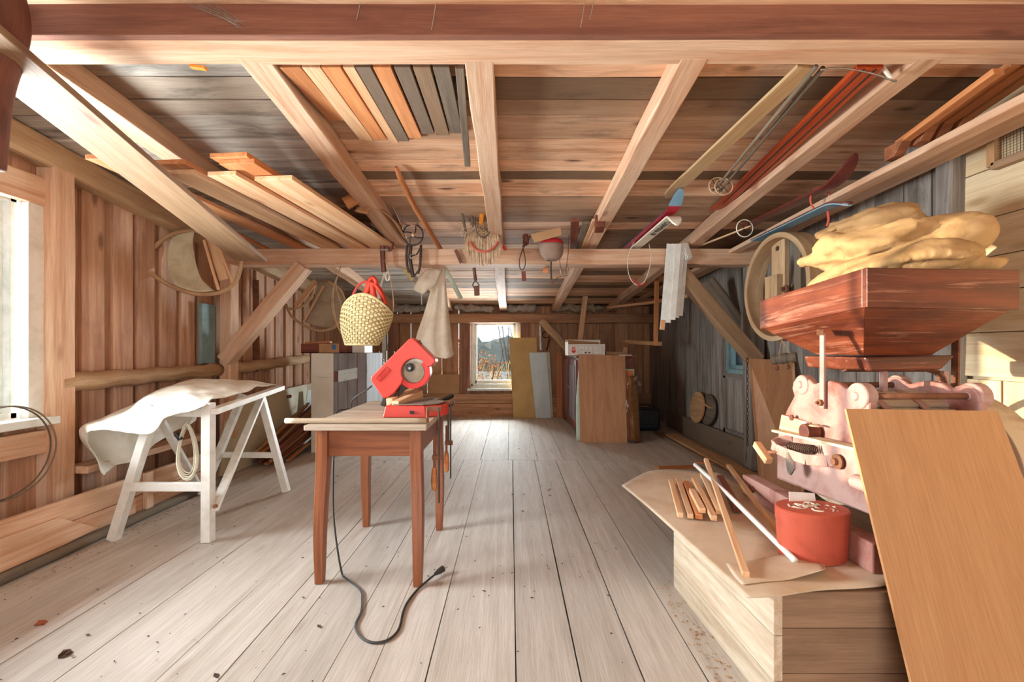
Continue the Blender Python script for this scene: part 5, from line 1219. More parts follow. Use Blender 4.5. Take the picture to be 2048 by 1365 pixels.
m_ = MB(); m_.tube([W(826 + 6 * math.cos(a), 513 + 5 * math.sin(a), HY - .03) for a in [2 * math.pi * i / 14 for i in range(14)]], .004, 5, closed=True); t.part('ring', m_, 'steel', smooth=True); t.done()
t = Thing('rope_loop', 'thin twisted withy loop hanging from the beam left of the basket', 'rope')
for k in range(3):
    m_ = MB(); m_.tube(bez([W(682, 533, 3.97), W(667 + k, 575, 3.95), W(664 + 3 * k, 610, 3.95), W(672 + 2 * k, 645, 3.93), W(684 + k, 672, 3.9)] if k < 2 else [W(681, 533, 3.97), W(672, 570, 3.95), W(680, 605, 3.95), W(682, 625, 3.94), W(676, 650, 3.93)], 6), .004, 6); t.part('strand', m_, 'twig', smooth=True)
t.done()
mb = MB(); mb.tube(bez([W(770, 520, 3.84), W(778, 545, 3.82), W(784, 575, 3.8), W(787, 610, 3.78), W(783, 640, 3.75), W(774, 668, 3.7)], 6), .004, 6); single('withy_cord', 'single brown withy cord hanging right of the basket', 'cord', mb, 'twig', smooth=True)
# basket
t = Thing('wicker_basket', 'pale woven basket with red handle and ribbon hanging from the beam', 'basket')
bY = 3.45; rows_ = 19; cols_ = 44
top_c, bot_c = W(735, 612, bY), W(724, 690, bY); m_ = MB(); m_2 = MB()
def brad(k): return .128 + (.196 - .128) * math.sin(k * 1.75) / math.sin(1.75)
def bpt(k, a, out=0.0):
    r_ = brad(k) + out; c_ = bot_c.lerp(top_c, k)
    dip = .055 * k * math.cos(a * 2 + math.pi) + .025 * k * math.cos(a + 1.75)     # rim rises at the sides and leans towards us
    return c_ + V((math.cos(a) * r_, math.sin(a) * r_ * .62, dip))
for i in range(rows_):
    k0, k1 = i / rows_, (i + .86) / rows_
    for j in range(cols_):
        a0, a1 = 2 * math.pi * j / cols_, 2 * math.pi * (j + 1) / cols_; o_ = .006 if (i + j) % 2 else -.003
        am = (a0 + a1) / 2; c4 = [bpt(k0, a0), bpt(k0, am, o_), bpt(k0, a1), bpt(k1, a1), bpt(k1, am, o_), bpt(k1, a0)]
        (m_ if (i + j) % 2 else m_).add(c4, [[0, 1, 4, 5], [1, 2, 3, 4]], None, .5)
t.part('weave', m_, 'wicker', solid=.004)
m_ = MB()
for j in range(cols_): a = 2 * math.pi * (j + .5) / cols_; m_.tube([bpt(k / 6, a, .001) for k in range(7)], .0035, 4)
t.part('stakes', m_, 'wicker_dark')
m_ = MB(); m_.tube([bpt(1.0, 2 * math.pi * i / 40) for i in range(40)], .009, 7, closed=True); t.part('rim', m_, 'wicker', smooth=True)
m_ = MB(); m_.tube([bpt(0.0, 2 * math.pi * i / 40) for i in range(40)], .007, 7, closed=True); t.part('base_rim', m_, 'wicker', smooth=True)
m_ = MB(); m_.lathe(bot_c + V((0, 0, -.004)), UP, [(0, 0), (.128, 0), (.128, .006), (0, .006)], 32, 1, .62, up=V((0, 1, 0))); t.part('base', m_, 'wicker')
m_ = MB(); m_.tube(bez([W(699, 630, bY), W(702, 600, bY), W(718, 570, bY), W(738, 563, bY), W(757, 572, bY), W(770, 600, bY), W(767, 640, bY)], 6), .0085, 8); t.part('handle', m_, 'handle_red', smooth=True)
for pts, w_ in (([(740, 564), (733, 585), (724, 608), (720, 616)], .05), ([(742, 564), (747, 590), (750, 612), (752, 625)], .05), ([(740, 566), (752, 572), (764, 590), (771, 610)], .035), ([(738, 562), (746, 556), (752, 566), (742, 572)], .035)):
    t.part('ribbon', strap(pts, w_, 'ribbon_red', bY - .01, .006), 'ribbon_red', smooth=True)
m_ = MB()
for k in range(3): m_.tube(bez([W(768 + k * 2, 545, HY - .03), W(764 + k, 560, 3.7), W(757 + k * 2, 580, 3.5), W(754 + k, 606, bY - .03)], 5), .0028, 5)
for k in range(3): m_.tube([W(774 + 4 * math.cos(a) + k, 553 + 9 * math.sin(a), HY - .03) for a in [2 * math.pi * i / 14 for i in range(14)]], .0028, 5, closed=True)
t.part('string', m_, 'paper', smooth=True); t.done()
# white sack
sY = 4.22; ctrl = []
outline = [(538, 866, 890), (580, 861, 893), (620, 850, 897), (650, 840, 900), (676, 832, 903), (700, 834, 906), (710, 842, 908), (715, 850, 905)]
n_a = 26; P = []
for y_, xl, xr in outline:
    row = []; cx_, hw = (xl + xr) / 2, (xr - xl) / 2 * sY / FPX; k = (y_ - 540) / 174
    for j in range(n_a + 1):
        a = 2 * math.pi * j / n_a; rip = 1 + .55 * math.cos(a * 6 + y_ * .006) * (1 - .35 * k)
        row.append(W(cx_, y_, sY) + V((math.cos(a) * hw, math.sin(a) * max(.035, hw * .42) * rip, (.012 * math.cos(a * 3) if y_ > 700 else 0))))
    P.append(row)
rows2 = [bez([r_[j] for r_ in P], 4) for j in range(n_a + 1)]; G = [[rows2[j][i] for j in range(n_a + 1)] for i in range(len(rows2[0]))]
t = Thing('cloth_sack', 'pale cloth sack hanging in folds behind the middle beam', 'sack')
m_ = MB(); m_.grid(G); m_.add(G[-1][:-1], [list(range(n_a))], None); t.part('bag', m_, 'sack_cloth', smooth=True, weld=True)
c5 = [[W(850, 540, 4.18), W(868, 538, 4.14), W(885, 540, 4.16)], [W(832, 565, 4.16), W(850, 568, 4.10), W(872, 566, 4.12)], [W(826, 582, 4.16), W(845, 588, 4.10), W(856, 580, 4.12)]]
m_ = MB(); m_.grid(surf(c5, 4, 4, .012, 14)); t.part('flap', m_, 'sack_cloth', smooth=True, solid=.005)
m_ = MB(); m_.tube(bez([W(844, 588, 4.1), W(843, 598, 4.1), W(844, 610, 4.1)], 3), .003, 5); t.part('string', m_, 'white_cable', smooth=True); t.done()
mb = MB(); mb.tube([W(886, 530, 4.25), W(922, 598, 4.35)], .022, 12); single('pale_tube', 'pale green tube slanting behind the beam right of the sack', 'tube', mb, 'pale_green', smooth=True)
mb = MB(); mb.beam(W(804, 530, 4.2), W(824, 560, 4.3), .035, .03); single('yellow_batten', 'short yellow batten under the beam behind the bridle', 'batten', mb, 'wicker', bevel=.002)
# twig broom head
t = Thing('twig_broom', 'round bundle of straw tied with a salmon band on the beam', 'broom')
bc_ = W(967, 490, 3.76); m_ = MB(); m_.blob(bc_ + V((0, .02, .03)), .125, .07, .12, 20, .15, 2); t.part('core', m_, 'straw', smooth=True)
m_ = MB(); m_3 = MB()
for i in range(240):
    u = R.uniform(-1, 1); a = W(967 + 33 * u, 478 - 10 * (1 - u * u) + R.uniform(-6, 6), 3.70); b_ = W(967 + 36 * u + R.uniform(-3, 3), 490 + 40 * math.sqrt(max(0, 1 - u * u * .85)) + R.uniform(-9, 3), 3.685 + R.uniform(-.01, .02))
    m_.tube([a, a.lerp(b_, .5) + V((.012 * u, -.02, 0)), b_], .0024, 3)
for i in range(190):
    x_, y_ = R.gauss(962, 15), R.gauss(462, 12); a = W(x_, y_, 3.69 + R.uniform(-.02, .03)); q = R.uniform(0, 6.3); L_ = R.uniform(.02, .05)
    m_3.tube([a, a + V((math.cos(q) * L_, R.uniform(-.02, .01), math.sin(q) * L_)), a + V((math.cos(q + .5) * L_ * 1.7, 0, math.sin(q + .5) * L_ * 1.7))], .0026, 3)
t.part('bristles', m_, 'straw'); t.part('twigs', m_3, 'twig')
m_ = MB(); m_.tube(bez([W(941, 484, 3.68), W(950, 498, 3.655), W(967, 504, 3.645), W(986, 497, 3.655), W(996, 484, 3.68)], 6), .012, 8, flat=.6); t.part('band', m_, 'tie_pink', smooth=True); t.done()
mb = MB(); mb.beam(W(966, 396, 3.36), W(962, 448, 3.64), .032, .02); single('orange_stick', 'flat orange painted stick standing above the straw bundle', 'stick', mb, 'orange', bevel=.002)
mb = MB(); mb.tube(bez([W(974, 408, 3.5), W(988, 414, 3.55), W(996, 430, 3.6), W(985, 455, 3.62), W(970, 475, 3.63), W(955, 466, 3.62), W(950, 440, 3.6), W(955, 415, 3.55)], 6), .004, 6); single('wire_loop', 'loop of dark wire over the straw bundle', 'wire', mb, 'black_rubber', smooth=True)
mb = MB(); mb.beam(W(1002, 488, 3.92), W(1012, 500, 3.94), .03, .02); single('red_peg', 'small red peg end behind the straw bundle', 'peg', mb, 'handle_red', bevel=.003)
mb = MB(); mb.beam(W(911, 500, 3.925), W(923, 527, 3.925), .03, .012, up=V((0, -1, 0))); single('dark_strip', 'small dark leather strip nailed to the beam left of the straw', 'strip', mb, 'leather', bevel=.002)
t = Thing('strap_tool', 'dark strap with iron shackle hanging below the straw bundle', 'strap')
t.part('band', strap([(948, 536, 3.95), (950, 552, 3.95), (951, 562, 3.95)], .03, 'leather'), 'leather', smooth=True)
m_ = MB(); m_.tube([W(x, y, 3.95) for x, y in ((951, 562), (945, 570), (948, 576), (957, 576), (958, 570))], .006, 6, closed=True); t.part('shackle', m_, 'leather_dark')
m_ = MB(); m_.beam(W(953, 572, 3.95), W(954, 592, 3.95), .05, .014, up=V((0, -1, 0))); t.part('weight', m_, 'leather', bevel=.008); t.done()
# cap, card and trinkets
t = Thing('cap', 'grey and red cap hanging on the middle beam', 'cap')
G = []
for i in range(9):
    k = i / 8; row = []
    for j in range(25):
        a = 2 * math.pi * j / 24; r_ = .105 * math.sqrt(max(0.02, 1 - (k * .94) ** 3)); c_ = W(1102 + 2 * k, 488 + 34 * k, 3.78)
        row.append(c_ + V((math.cos(a) * r_, math.sin(a) * r_ * .55, 0)))
    G.append(row)
m_ = MB(); m_.grid(G); t.part('crown', m_, 'cap_grey', smooth=True, weld=True, solid=.004)
m_ = MB(); m_.blob(W(1104, 487, 3.79), .10, .05, .055, 18, .1, 4); t.part('lining', m_, 'cap_red', smooth=True); t.done()
mb = MB(); mb.slab([W(1061, 469, 3.70), W(1121, 455, 3.70), W(1123, 471, 3.70), W(1069, 486, 3.70)], .012); single('chipboard_piece', 'small yellowish board resting on the grey and red cap', 'board', mb, 'cardboard', bevel=.002)
t = Thing('hook_strap', 'thin leather loop with a red tag hanging left of the cap', 'strap')
m_ = MB(); m_.tube(bez([W(1046, 497, 3.86), W(1039, 520, 3.85), W(1040, 536, 3.85), W(1045, 540, 3.85), W(1050, 532, 3.85), W(1050, 515, 3.85), W(1046, 497, 3.86)], 5), .004, 6); t.part('loop', m_, 'leather_dark', smooth=True)
m_ = MB(); m_.beam(W(1047, 543, 3.85), W(1048, 563, 3.85), .038, .012, up=V((0, -1, 0))); t.part('tag', m_, 'red_brown', bevel=.002)
m_ = MB(); m_.blob(W(1052, 480, 3.85), .03, .03, .05, 10, .6, 7); m_.beam(W(1062, 470, 3.86), W(1046, 495, 3.86), .03, .02); t.part('rag', m_, 'leather'); t.done()
t = Thing('trailing_hooks', 'small rusty hooks on wires hanging right of the cap', 'hooks')
for pts, r_, mt in (([(1102, 524), (1102, 545), (1103, 560)], .007, 'leather_dark'), ([(1138, 470), (1136, 510), (1132, 540), (1134, 552)], .003, 'rust'), ([(1119, 520), (1122, 540), (1126, 552)], .003, 'rust'), ([(1110, 562), (1116, 555), (1128, 552), (1134, 548)], .004, 'driftwood')):
    m_ = MB(); m_.tube(bez([W(x, y, 3.84) for x, y in pts], 5), r_, 6); t.part('wire', m_, mt, smooth=True)
m_ = MB(); m_.tube(bez([W(1120, 534, 3.84), W(1123, 548, 3.84), W(1128, 553, 3.84), W(1134, 548, 3.84), W(1135, 530, 3.84)], 5), .006, 7); t.part('hook', m_, 'aluminium', smooth=True)
m_ = MB(); m_.blob(W(1104, 565, 3.84), .016, .012, .012, 8); t.part('knot', m_, 'rust'); t.done()
mb = MB(); mb.box(tuple(W(1086, 546, 4.14)), tuple(W(1096, 537, 4.17))); single('red_block', 'small reddish block under the beam below the cap', 'block', mb, 'pine_orange', bevel=.002)

# ================================================================== THE FAR END
# cupboard
t = Thing('grey_cupboard', 'cupboard with cream side and grey plank door at the left', 'cupboard')
cx0, cxm, cx1 = W(622, 0, 4.72).x, W(667, 0, 4.78).x, W(736, 0, 4.95).x
zc = 1.082
m_ = MB(); m_.hexa([(cx0, 4.72, 0), (cxm, 4.78, 0), (cxm, 4.78, zc), (cx0, 4.72, zc)], [(cx0 - .02, 5.45, 0), (cxm, 5.5, 0), (cxm, 5.5, zc), (cx0 - .02, 5.45, zc)]); hd_ = MB(); hd_.tube(bez([W(634, 753, 4.735), W(640, 755, 4.74), W(662, 755, 4.77)], 4), .004, 5)
t.part('cream_side', m_, 'cream_pale', [('moulding', hd_, 'cream')], bevel=.004)
m_ = MB(); w3 = [cxm + .004 + (cx1 - cxm) * k for k in (0, .12, .40, .70, 1.0)]
for a, b_ in zip(w3, w3[1:]): ya, yb2 = 4.78 + (a - cxm) * .38, 4.78 + (b_ - cxm) * .38; m_.hexa([(a, ya, 0), (b_ - .003, yb2, 0), (b_ - .003, yb2, zc), (a, ya, zc)], [(a, ya + .6, 0), (b_ - .003, yb2 + .6, 0), (b_ - .003, yb2 + .6, zc), (a, ya + .6, zc)], axis=UP)
ky = MB(); ky.beam(W(695, 772, 4.855), W(695, 776, 4.855), .008, .008)
t.part('plank_door', m_, 'grey_door', [('keyhole', ky, 'black_plastic')], bevel=.003)
m_ = MB(); m_.slab([W(676, 742, 4.80), W(735, 732, 4.92), W(735, 753, 4.92), W(676, 765, 4.80)], .02); sc_ = MB()
for q in ((690, 743), (700, 742), (712, 741), (722, 739), (690, 756)): sc_.lathe(W(q[0], q[1] + 4, 4.80 + (q[0] - 676) / 59 * .12 - .012), (0, -1, 0), [(.005, 0), (.004, .003), (0, .003)], 6)
t.part('batten', m_, 'blue_white', [('nail', sc_, 'rust')], bevel=.003)
m_ = MB(); m_.beam(W(672, 743, 4.78), W(672, 764, 4.78), .03, .02, up=V((0, -1, 0))); t.part('latch_plate', m_, 'red_brown', bevel=.002); t.done()
# things on the cupboard
t = Thing('drawer_box', 'reddish drawer with a paper patch lying on the grey cupboard', 'drawer')
zc += .001
bx = W(600, 0, 4.78).x; bx1 = W(692, 0, 4.78).x; zt = W(0, 688, 4.78).z
m_ = MB(); m_.box((bx, 4.80, zc), (bx1, 4.82, zt)); m_.box((bx, 5.2, zc), (bx1, 5.22, zt)); m_.box((bx, 4.82, zc), (bx + .02, 5.2, zt), 1); m_.box((bx1 - .02, 4.82, zc), (bx1, 5.2, zt), 1); m_.box((bx, 4.80, zc), (bx1, 5.22, zc + .012))
t.part('body', m_, 'red_brown', bevel=.002)
m_ = MB(); m_.box((W(638, 0, 4.79).x, 4.792, zc + .004), (W(678, 0, 4.79).x, 4.799, zt)); bp_ = MB(); bp_.box((W(664, 0, 4.79).x, 4.788, zc + .04), (W(672, 0, 4.79).x, 4.791, zt - .01)); t.part('paper_patch', m_, 'cardboard', [('blue_label', bp_, 'blue_tape')]); t.done()
mb = MB(); mb.beam(W(612, 684, 5.0), W(662, 683, 5.0), .06, .02); mb.v = [p + V((0, 0, W(0, 688, 4.78).z - W(0, 684, 5.0).z + .015)) for p in mb.v]; single('pine_offcut', 'pine offcut lying across the reddish drawer', 'offcut', mb, 'pine_orange', bevel=.002)
mb = MB(); q0, q1 = W(696, 0, 4.95).x, W(728, 0, 4.95).x; mb.box((q0, 4.97, zc), (q1, 5.25, W(0, 687, 4.95).z)); single('white_box', 'small white box on the grey cupboard beside the drawer', 'box', mb, 'paper', bevel=.003)
# open rack behind the cupboard
t = Thing('metal_rack', 'open rack with dark shelves and tools behind the grey cupboard', 'rack')
for px in (739, 772):
    for yy in (5.75, 6.15):
        m_ = MB(); X_ = W(px, 0, 5.75).x; m_.beam((X_, yy, 0), (X_, yy, 1.1), .02, .02, up=V((0, 1, 0))); t.part('post', m_, 'aluminium')
for z_, mt in ((.55, 'pine_grey'), (.90, 'pine_grey')):
    m_ = MB(); m_.box((W(736, 0, 5.75).x, 5.72, z_), (W(776, 0, 5.75).x, 6.18, z_ + .02)); t.part('shelf', m_, mt, bevel=.002)
t.done()
mb = MB(); z9 = .921; mb.hexa([W(738, 0, 5.75) * 1, W(760, 0, 5.75), W(758, 0, 5.75), W(740, 0, 5.75)], [W(738, 0, 6.0), W(760, 0, 6.0), W(758, 0, 6.0), W(740, 0, 6.0)]); 
mb = MB(); xa, xb = W(738, 0, 5.78).x, W(766, 0, 5.78).x; mb.box((xa, 5.78, z9), (xb, 5.86, z9 + .045)); mb.tube([(xa, 5.82, z9 + .05), (xb, 5.82, z9 + .065)], .02, 8); single('hand_plane', 'dark metal hand plane on the shelf of the rack', 'tool', mb, 'dark_steel', bevel=.003)
for i, (px, mt, lab) in enumerate(((741, 'red_brown', 'dark board standing in the rack beside the cupboard'), (751, 'back_dark', 'second brown board standing in the rack'), (763, 'pine_orange', 'orange board standing in the rack nearest the saw'))):
    mb = MB(); X_ = W(px, 0, 6.0).x; mb.beam((X_ - .02, 5.85, .0), (X_ + .02, 6.1, .54), .05, .02, up=V((0, 1, 0))); single('rack_board', lab, 'board', mb, mt, 'boards standing in the rack', bevel=.002)
mb = MB(); mb.slab([W(728, 688, 6.4), W(745, 688, 6.4), W(745, 730, 6.4), W(728, 730, 6.4)], .01); mb.beam(W(736, 730, 6.4), (W(736, 0, 6.4).x, 6.4, 0), .04, .02, up=V((0, -1, 0)))
single('cardboard_sheet', 'tan cardboard panel standing between cupboard and gable wall', 'panel', mb, 'cardboard')
mb = MB(); mb.beam(W(768, 655, 6.9), (W(768, 0, 6.9).x, 6.9, 0), .06, .02, up=V((0, -1, 0))); single('white_batten', 'upright white batten between the rack and the gable wall', 'batten', mb, 'white_paint', bevel=.002)
mb = MB(); mb.box((W(856, 0, 7.2).x, 7.305, .387), (W(917, 0, 7.2).x, 7.318, W(0, 750, 7.2).z)); single('cardboard_sheet', 'brown cardboard sheet leaning under the gable boards left of the window', 'cardboard', mb, 'cardboard')
# panels leaning right of the gable window
mb = MB(); mb.slab([FL(1027, 836), FL(1078, 836), W(1073, 676, 7.235), W(1018, 676, 7.235)], .012); single('yellow_board', 'tall mustard yellow panel leaning beside the gable window', 'panel', mb, 'yellow_panel')
mb = MB(); mb.slab([FL(1072, 836.5), FL(1102, 836), W(1093, 705, 7.14), W(1058, 706, 7.14)], .012); single('white_board', 'white panel leaning in front of the yellow panel', 'panel', mb, 'blue_white')
mb = MB(); mb.slab([FL(1098, 835), FL(1106, 835), W(1099, 705, 7.20), W(1090, 705, 7.20)], .012); single('cream_board', 'narrow cream panel behind the white panel', 'panel', mb, 'cream')
t = Thing('old_shears', 'iron shears hanging on the gable wall above the panels', 'shears')
m_ = MB(); m_.tube([W(1081, 640, 7.25), W(1083, 700, 7.25)], .03, 4, flat=.3); t.part('blade', m_, 'steel')
m_ = MB(); m_.tube([W(1092 + 7 * math.cos(a), 670 + 6 * math.sin(a), 7.24) for a in [2 * math.pi * i / 16 for i in range(16)]], .010, 6, closed=True); t.part('bow', m_, 'rust_dark', smooth=True)
m_ = MB(); m_.tube([W(1100, 676, 7.24), W(1093, 702, 7.24)], .014, 6); t.part('shank', m_, 'rust_dark'); t.done()
# sideboard
t = Thing('sideboard', 'old red brown sideboard with mirrored doors along the far right', 'sideboard')
bx0, bx1, by0, by1, bz = .845, 1.53, 5.47, 7.05, 1.045
m_ = MB(); m_.box((bx0, by0, .07), (bx1, by1, bz - .03), 1); t.part('carcass', m_, 'red_brown', bevel=.004)
m_ = MB(); m_.box((bx0 - .03, by0 - .03, bz - .03), (bx1 + .02, by1 + .02, bz), 1); t.part('top', m_, 'red_brown', bevel=.006)
for y0, y1, mt in ((5.53, 6.18, 'grey_door'), (6.24, 7.0, 'red_brown')):
    m_ = MB(); m_.box((bx0 - .02, y0, .13), (bx0 - .001, y1, bz - .06), 2); pn = MB(); pn.box((bx0 - .026, y0 + .08, .2), (bx0 - .0205, y1 - .08, bz - .13), 2)
    kn = MB(); kn.tube([V((bx0 - .035, y1 - .04 if y0 < 6 else y0 + .04, .60)) + V((0, .012 * math.cos(a), .022 * math.sin(a))) for a in [2 * math.pi * i / 12 for i in range(12)]], .003, 5, closed=True)
    t.part('door', m_, 'red_brown', [('door_panel', pn, mt), ('handle', kn, 'steel')], bevel=.003)
for x_, y_ in ((bx0 + .05, by0 + .05), (bx1 - .05, by0 + .05), (bx0 + .05, by1 - .05), (bx1 - .05, by1 - .05)):
    m_ = MB(); m_.beam((x_, y_, 0), (x_, y_, .075), .07, .07, up=V((0, 1, 0))); t.part('foot', m_, 'red_brown', bevel=.004)
t.done()
mb = MB(); mb.beam((.80, 7.16, 0), (.80, 7.16, 1.06), .10, .03, up=V((0, -1, 0))); single('pine_post', 'pale pine board upright beside the far end of the sideboard', 'board', mb, 'pine_orange', bevel=.002)
mb = MB(); mb.slab([FL(1161, 885), FL(1254, 886), W(1250, 712, 5.42), W(1157, 709, 5.42)], .010, axis=V((0, 0, 1))); single('plywood_board', 'tan plywood panel leaning on the near end of the sideboard', 'plywood sheet', mb, 'plywood_back')
mb = MB(); ctrl = [[FL(1153, 882), FL(1166, 882)], [W(1152, 820, 5.44), W(1165, 820, 5.44)], [W(1154, 770, 5.445), W(1166, 770, 5.445)], [W(1158, 738, 5.45), W(1166, 738, 5.45)]]; mb.grid(surf(ctrl, 4, 3, .006, 12)); single('insulation_bat', 'pale green mat edge behind the tan plywood panel', 'mat', mb, 'pale_green', smooth=True, solid=.02)
t = Thing('wrapped_pad', 'brown pad in clear plastic wrap beside the tan plywood panel', 'pad')
m_ = MB(); m_.slab([(1.45, 5.25, .01), (1.56, 5.25, .01), (1.55, 5.36, .80), (1.45, 5.36, .80)], .08); t.part('pad', m_, 'brown_pad', bevel=.03)
ctrl = [[V((1.385, 5.20, .004)), V((1.48, 5.185, .004)), V((1.585, 5.22, .004))], [V((1.39, 5.23, .3)), V((1.48, 5.225, .3)), V((1.575, 5.25, .3))], [V((1.39, 5.28, .6)), V((1.48, 5.28, .6)), V((1.60, 5.30, .6))], [V((1.40, 5.33, .82)), V((1.49, 5.32, .84)), V((1.60, 5.34, .83))]]
m_ = MB(); m_.grid(surf(ctrl, 6, 6, .012, 16)); t.part('plastic_wrap', m_, 'plastic_film', smooth=True); t.done()
mb = MB(); mb.box((1.40, 5.43, .55), (1.525, 5.465, .86)); 
t = Thing('orange_board', 'orange panel with a green edge behind the wrapped pad', 'panel'); q = MB(); q.box((1.42, 5.41, .001), (1.52, 5.435, .865)); t.part('panel', q, 'terracotta'); q = MB(); q.box((1.42, 5.405, .866), (1.532, 5.44, .878)); q.box((1.521, 5.405, .001), (1.532, 5.44, .865)); t.part('edge', q, 'green_edge'); t.done()
# printed carton on the sideboard
t = Thing('printed_carton', 'white printed carton with a red round emblem on the sideboard', 'carton')
kx0, kx1, kz0, kz1, ky_ = W(1136, 0, 5.5).x, W(1210, 0, 5.5).x, bz + .001, bz + .001 + .145, 5.50
m_ = MB(); m_.box((kx0, ky_, kz0), (kx1, ky_ + .004, kz1)); m_.box((kx0, ky_ + .296, kz0), (kx1, ky_ + .30, kz1 + .06)); m_.box((kx0, ky_ + .004, kz0), (kx0 + .004, ky_ + .296, kz1 + .03)); m_.box((kx1 - .004, ky_ + .004, kz0), (kx1, ky_ + .296, kz1)); m_.box((kx0, ky_, kz0), (kx1, ky_ + .3, kz0 + .003))
t.part('box', m_, 'paper')
m_ = MB(); m_.slab([(kx0 + .04, ky_ + .29, kz1 + .005), (kx1 - .01, ky_ + .29, kz1 + .005), (kx1 - .03, ky_ + .30, kz1 + .04), (kx0 + .04, ky_ + .30, kz1 + .075)], .004); t.part('flap', m_, 'cardboard')
ec = V((kx0 + .072, ky_ - .001, kz0 + .065)); m_ = MB()
out = [(math.cos(a) * .028, math.sin(a) * .03 * (1.12 if math.sin(a) < 0 else .95)) for a in [2 * math.pi * i / 20 for i in range(20)]]
m_.slab([ec + V((x, 0, z)) for x, z in out], .001); m_.blob(ec + V((-.012, 0, .038)), .01, .0006, .008, 8); m_.blob(ec + V((.012, 0, .04)), .008, .0006, .007, 8); bn = MB(); bn.box(tuple(ec + V((-.022, -.0014, .002))), tuple(ec + V((.022, -.0007, .012)))); t.part('emblem', m_, 'print_red', [('emblem_band', bn, 'paper')])
m_ = MB(); fx, fz = kx0 + .125, kz0 + .02
def ln(*pts): m_.tube([V((fx + x, ky_ - .0008, fz + z)) for x, z in pts], .0011, 3)
ln((0, 0), (.31, 0)); ln((.31, 0), (.31, .105)); ln((0, .105), (.31, .105)); ln((0, 0), (0, .105)); ln((.08, 0), (.08, .105)); ln((.19, 0), (.19, .105)); ln((.0, .05), (.19, .05))
for q in range(26):
    x, z = R.uniform(.005, .29), R.uniform(.008, .095); ln((x, z), (x + R.uniform(-.018, .018), z + R.uniform(-.01, .01)), (x + R.uniform(-.02, .02), z + R.uniform(-.012, .012)))
t.part('printed_pictures', m_, 'print_dark')
m_ = MB()
for x in (.10, .145): m_.blob((fx + x, ky_ - .0005, fz + .018), .016, .0008, .009, 8)
t.part('printed_shapes', m_, 'red_brown'); t.done()
mb = MB(); mb.beam(W(1172, 580, 6.6), W(1159, 690, 6.6), .075, .025, up=V((0, -1, 0))); mb.v = [p for p in mb.v]; single('upright_stick', 'pale stick standing on the sideboard behind the printed carton', 'stick', mb, 'pine', bevel=.003)
t = Thing('cardboard_tray', 'flattened dark cardboard tray on the sideboard beside the printed carton', 'tray')
q = MB(); q.box((1.23, 5.62, bz + .001), (1.50, 6.0, bz + .05)); t.part('tray', q, 'cardboard', bevel=.004); q = MB(); q.slab([(1.44, 5.62, bz + .05), (1.50, 5.62, bz + .05), (1.51, 5.63, bz + .10), (1.46, 5.63, bz + .11)], .005); t.part('flap', q, 'cardboard'); t.done()
mb = MB(); mb.box((1.36, 5.475, bz + .001), (1.52, 5.56, bz + .012)); single('paper_slip', 'white paper slip at the right corner of the sideboard', 'paper', mb, 'paper')
# hanging rack of poles in the far right corner
mb = MB(); mb.tube([W(1215, 615, 6.2), W(1300, 606, 5.6), W(1375, 592, 4.9)], .022, 9); single('hung_pole', 'long bare pole hung under the roof at the far right', 'pole', mb, 'back_plank', smooth=True)
t = Thing('hanging_bracket', 'wooden L-shaped hanger below the long pole at the right', 'hanger')
q = MB(); q.beam(W(1314, 545, 5.3), W(1311, 692, 5.3), .05, .03, up=V((0, -1, 0))); t.part('upright', q, 'pine_orange', bevel=.002)
q = MB(); q.beam(W(1250, 684, 6.2), W(1320, 688, 5.28), .06, .05); t.part('arm', q, 'pine_grey', bevel=.003); t.done()
mb = MB(); mb.beam(W(1344, 492, 3.93), W(1324, 660, 3.93), .04, .02, up=V((0, -1, 0))); single('batten_end', 'short pine batten end below the white strips', 'batten', mb, 'pine', bevel=.002)
# wool stuffed on the gable plate
for i, (x0, x1, lab) in enumerate(((760, 900, 'grey wool stuffed on the gable plate at the left'), (918, 985, 'grey wool stuffed on the gable plate above the window'), (1012, 1065, 'grey wool stuffed on the gable plate right of the window'), (1120, 1205, 'brown leafy debris stuffed on the gable plate at the right'))):
    mb = MB()
    x = x0
    while x < x1:
        mb.blob(W(x, 617 + R.uniform(-3, 3), 7.2), R.uniform(.06, .10), .06, R.uniform(.04, .07), 10, .8, x * .37); x += R.uniform(7, 12)
    o = melt('wool_stuffing', mb, 'wool' if i < 3 else 'old_cloth', .02, base_of([mb]), None, .02, .05, 1); tag(o, lab, 'wool', kind='stuff')
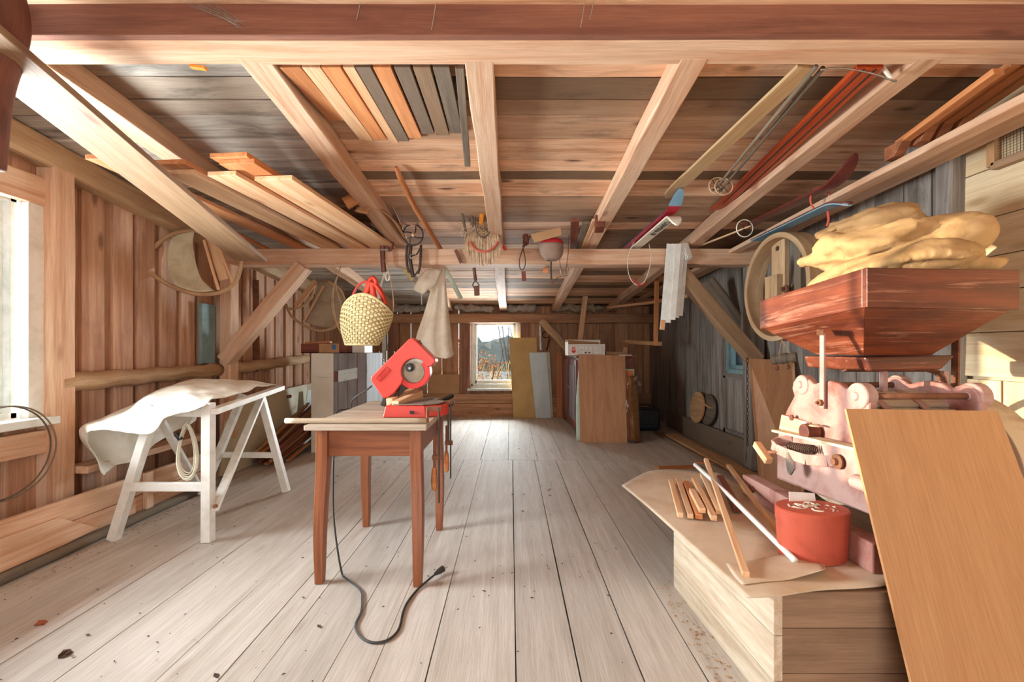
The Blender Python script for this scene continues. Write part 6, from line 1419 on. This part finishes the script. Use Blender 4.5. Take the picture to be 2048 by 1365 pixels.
# cobweb wisps on the front beam
mb = MB()
for k in range(26):
    a = W(R.uniform(365, 440), R.uniform(-2, 14), 1.600); mb.tube(bez([a, a.lerp(W(480, 48, 1.597), R.uniform(.3, .9)) + V((0, -.004, R.uniform(-.01, .01))), W(484 + R.uniform(-8, 8), 48 + R.uniform(-10, 10), 1.598)], 4), .0004, 3)
single('cobweb', 'dusty cobweb on the dark face of the front beam', 'cobweb', mb, 'web', kind='stuff')
mb = MB()
for px, y0, y1 in ((872, 2, 60), (722, -4, 40), (1170, 0, 55), (1188, -3, 40)):
    mb.tube(bez([W(px, y0, 1.599), W(px - 4, (y0 + y1) / 2, 1.598), W(px - 9, y1, 1.599)], 4), .0016, 4)
single('dust_thread', 'dusty cobweb threads hanging down the front beam', 'cobweb', mb, 'web', kind='stuff')
# litter on the floor
mb = MB()
for i in range(1100):
    p = V((R.uniform(-2.3, 1.9), R.uniform(1.2, 6.8), .003)); a = R.uniform(0, 6.3); L_ = R.uniform(.002, .009) * (1 + (R.random() < .1)); d = V((math.cos(a), math.sin(a), 0)) * L_; s_ = V((-d.y, d.x, 0)) * R.uniform(.25, .6)
    if p.x > .6 and p.y < 3.1: continue
    mb.add([p - d, p + s_ + V((0, 0, .002)), p + d, p - s_], [[0, 1, 2, 3]])
single('wood_chips', 'dark wood chips and crumbs scattered over the plank floor', 'wood chips', mb, 'rust_dark', kind='stuff')
mb = MB()
for i in range(320):
    p = FL(R.gauss(1385, 40), R.gauss(1215, 60)) if i < 110 else V((R.gauss(-2.34, .04), R.uniform(1.3, 3.4), .002))
    if i < 110: p = V((R.gauss(.73, .03), R.uniform(1.25, 2.1), .002))
    a = R.uniform(0, 6.3); d = V((math.cos(a), math.sin(a), 0)) * R.uniform(.003, .010); s_ = V((-d.y, d.x, 0)) * .5
    mb.add([p - d, p + s_ + V((0, 0, .003)), p + d, p - s_], [[0, 1, 2, 3]])
single('sawdust', 'reddish sawdust gathered along the plank box and left partition', 'sawdust', mb, 'sawdust', kind='stuff')
mb = MB(); c_ = FL(83, 1246, .006); mb.blob(c_, .022, .014, .006, 9, .9, 3); single('dry_leaf', 'small orange dry leaf on the floor at the lower left', 'leaf', mb, 'leaf', smooth=True)
mb = MB(); c_ = FL(132, 1307, .006); mb.blob(c_, .016, .02, .008, 9, 1.2, 8); single('debris_clump', 'dark clump of debris on the floor at the lower left', 'debris', mb, 'rust_dark')
# orange tag at the front beam
mb = MB(); mb.beam(W(382, 133, 1.775), W(412, 137, 1.775), .02, .012); single('orange_tag', 'small orange peg under the far edge of the front beam', 'peg', mb, 'orange', bevel=.002)
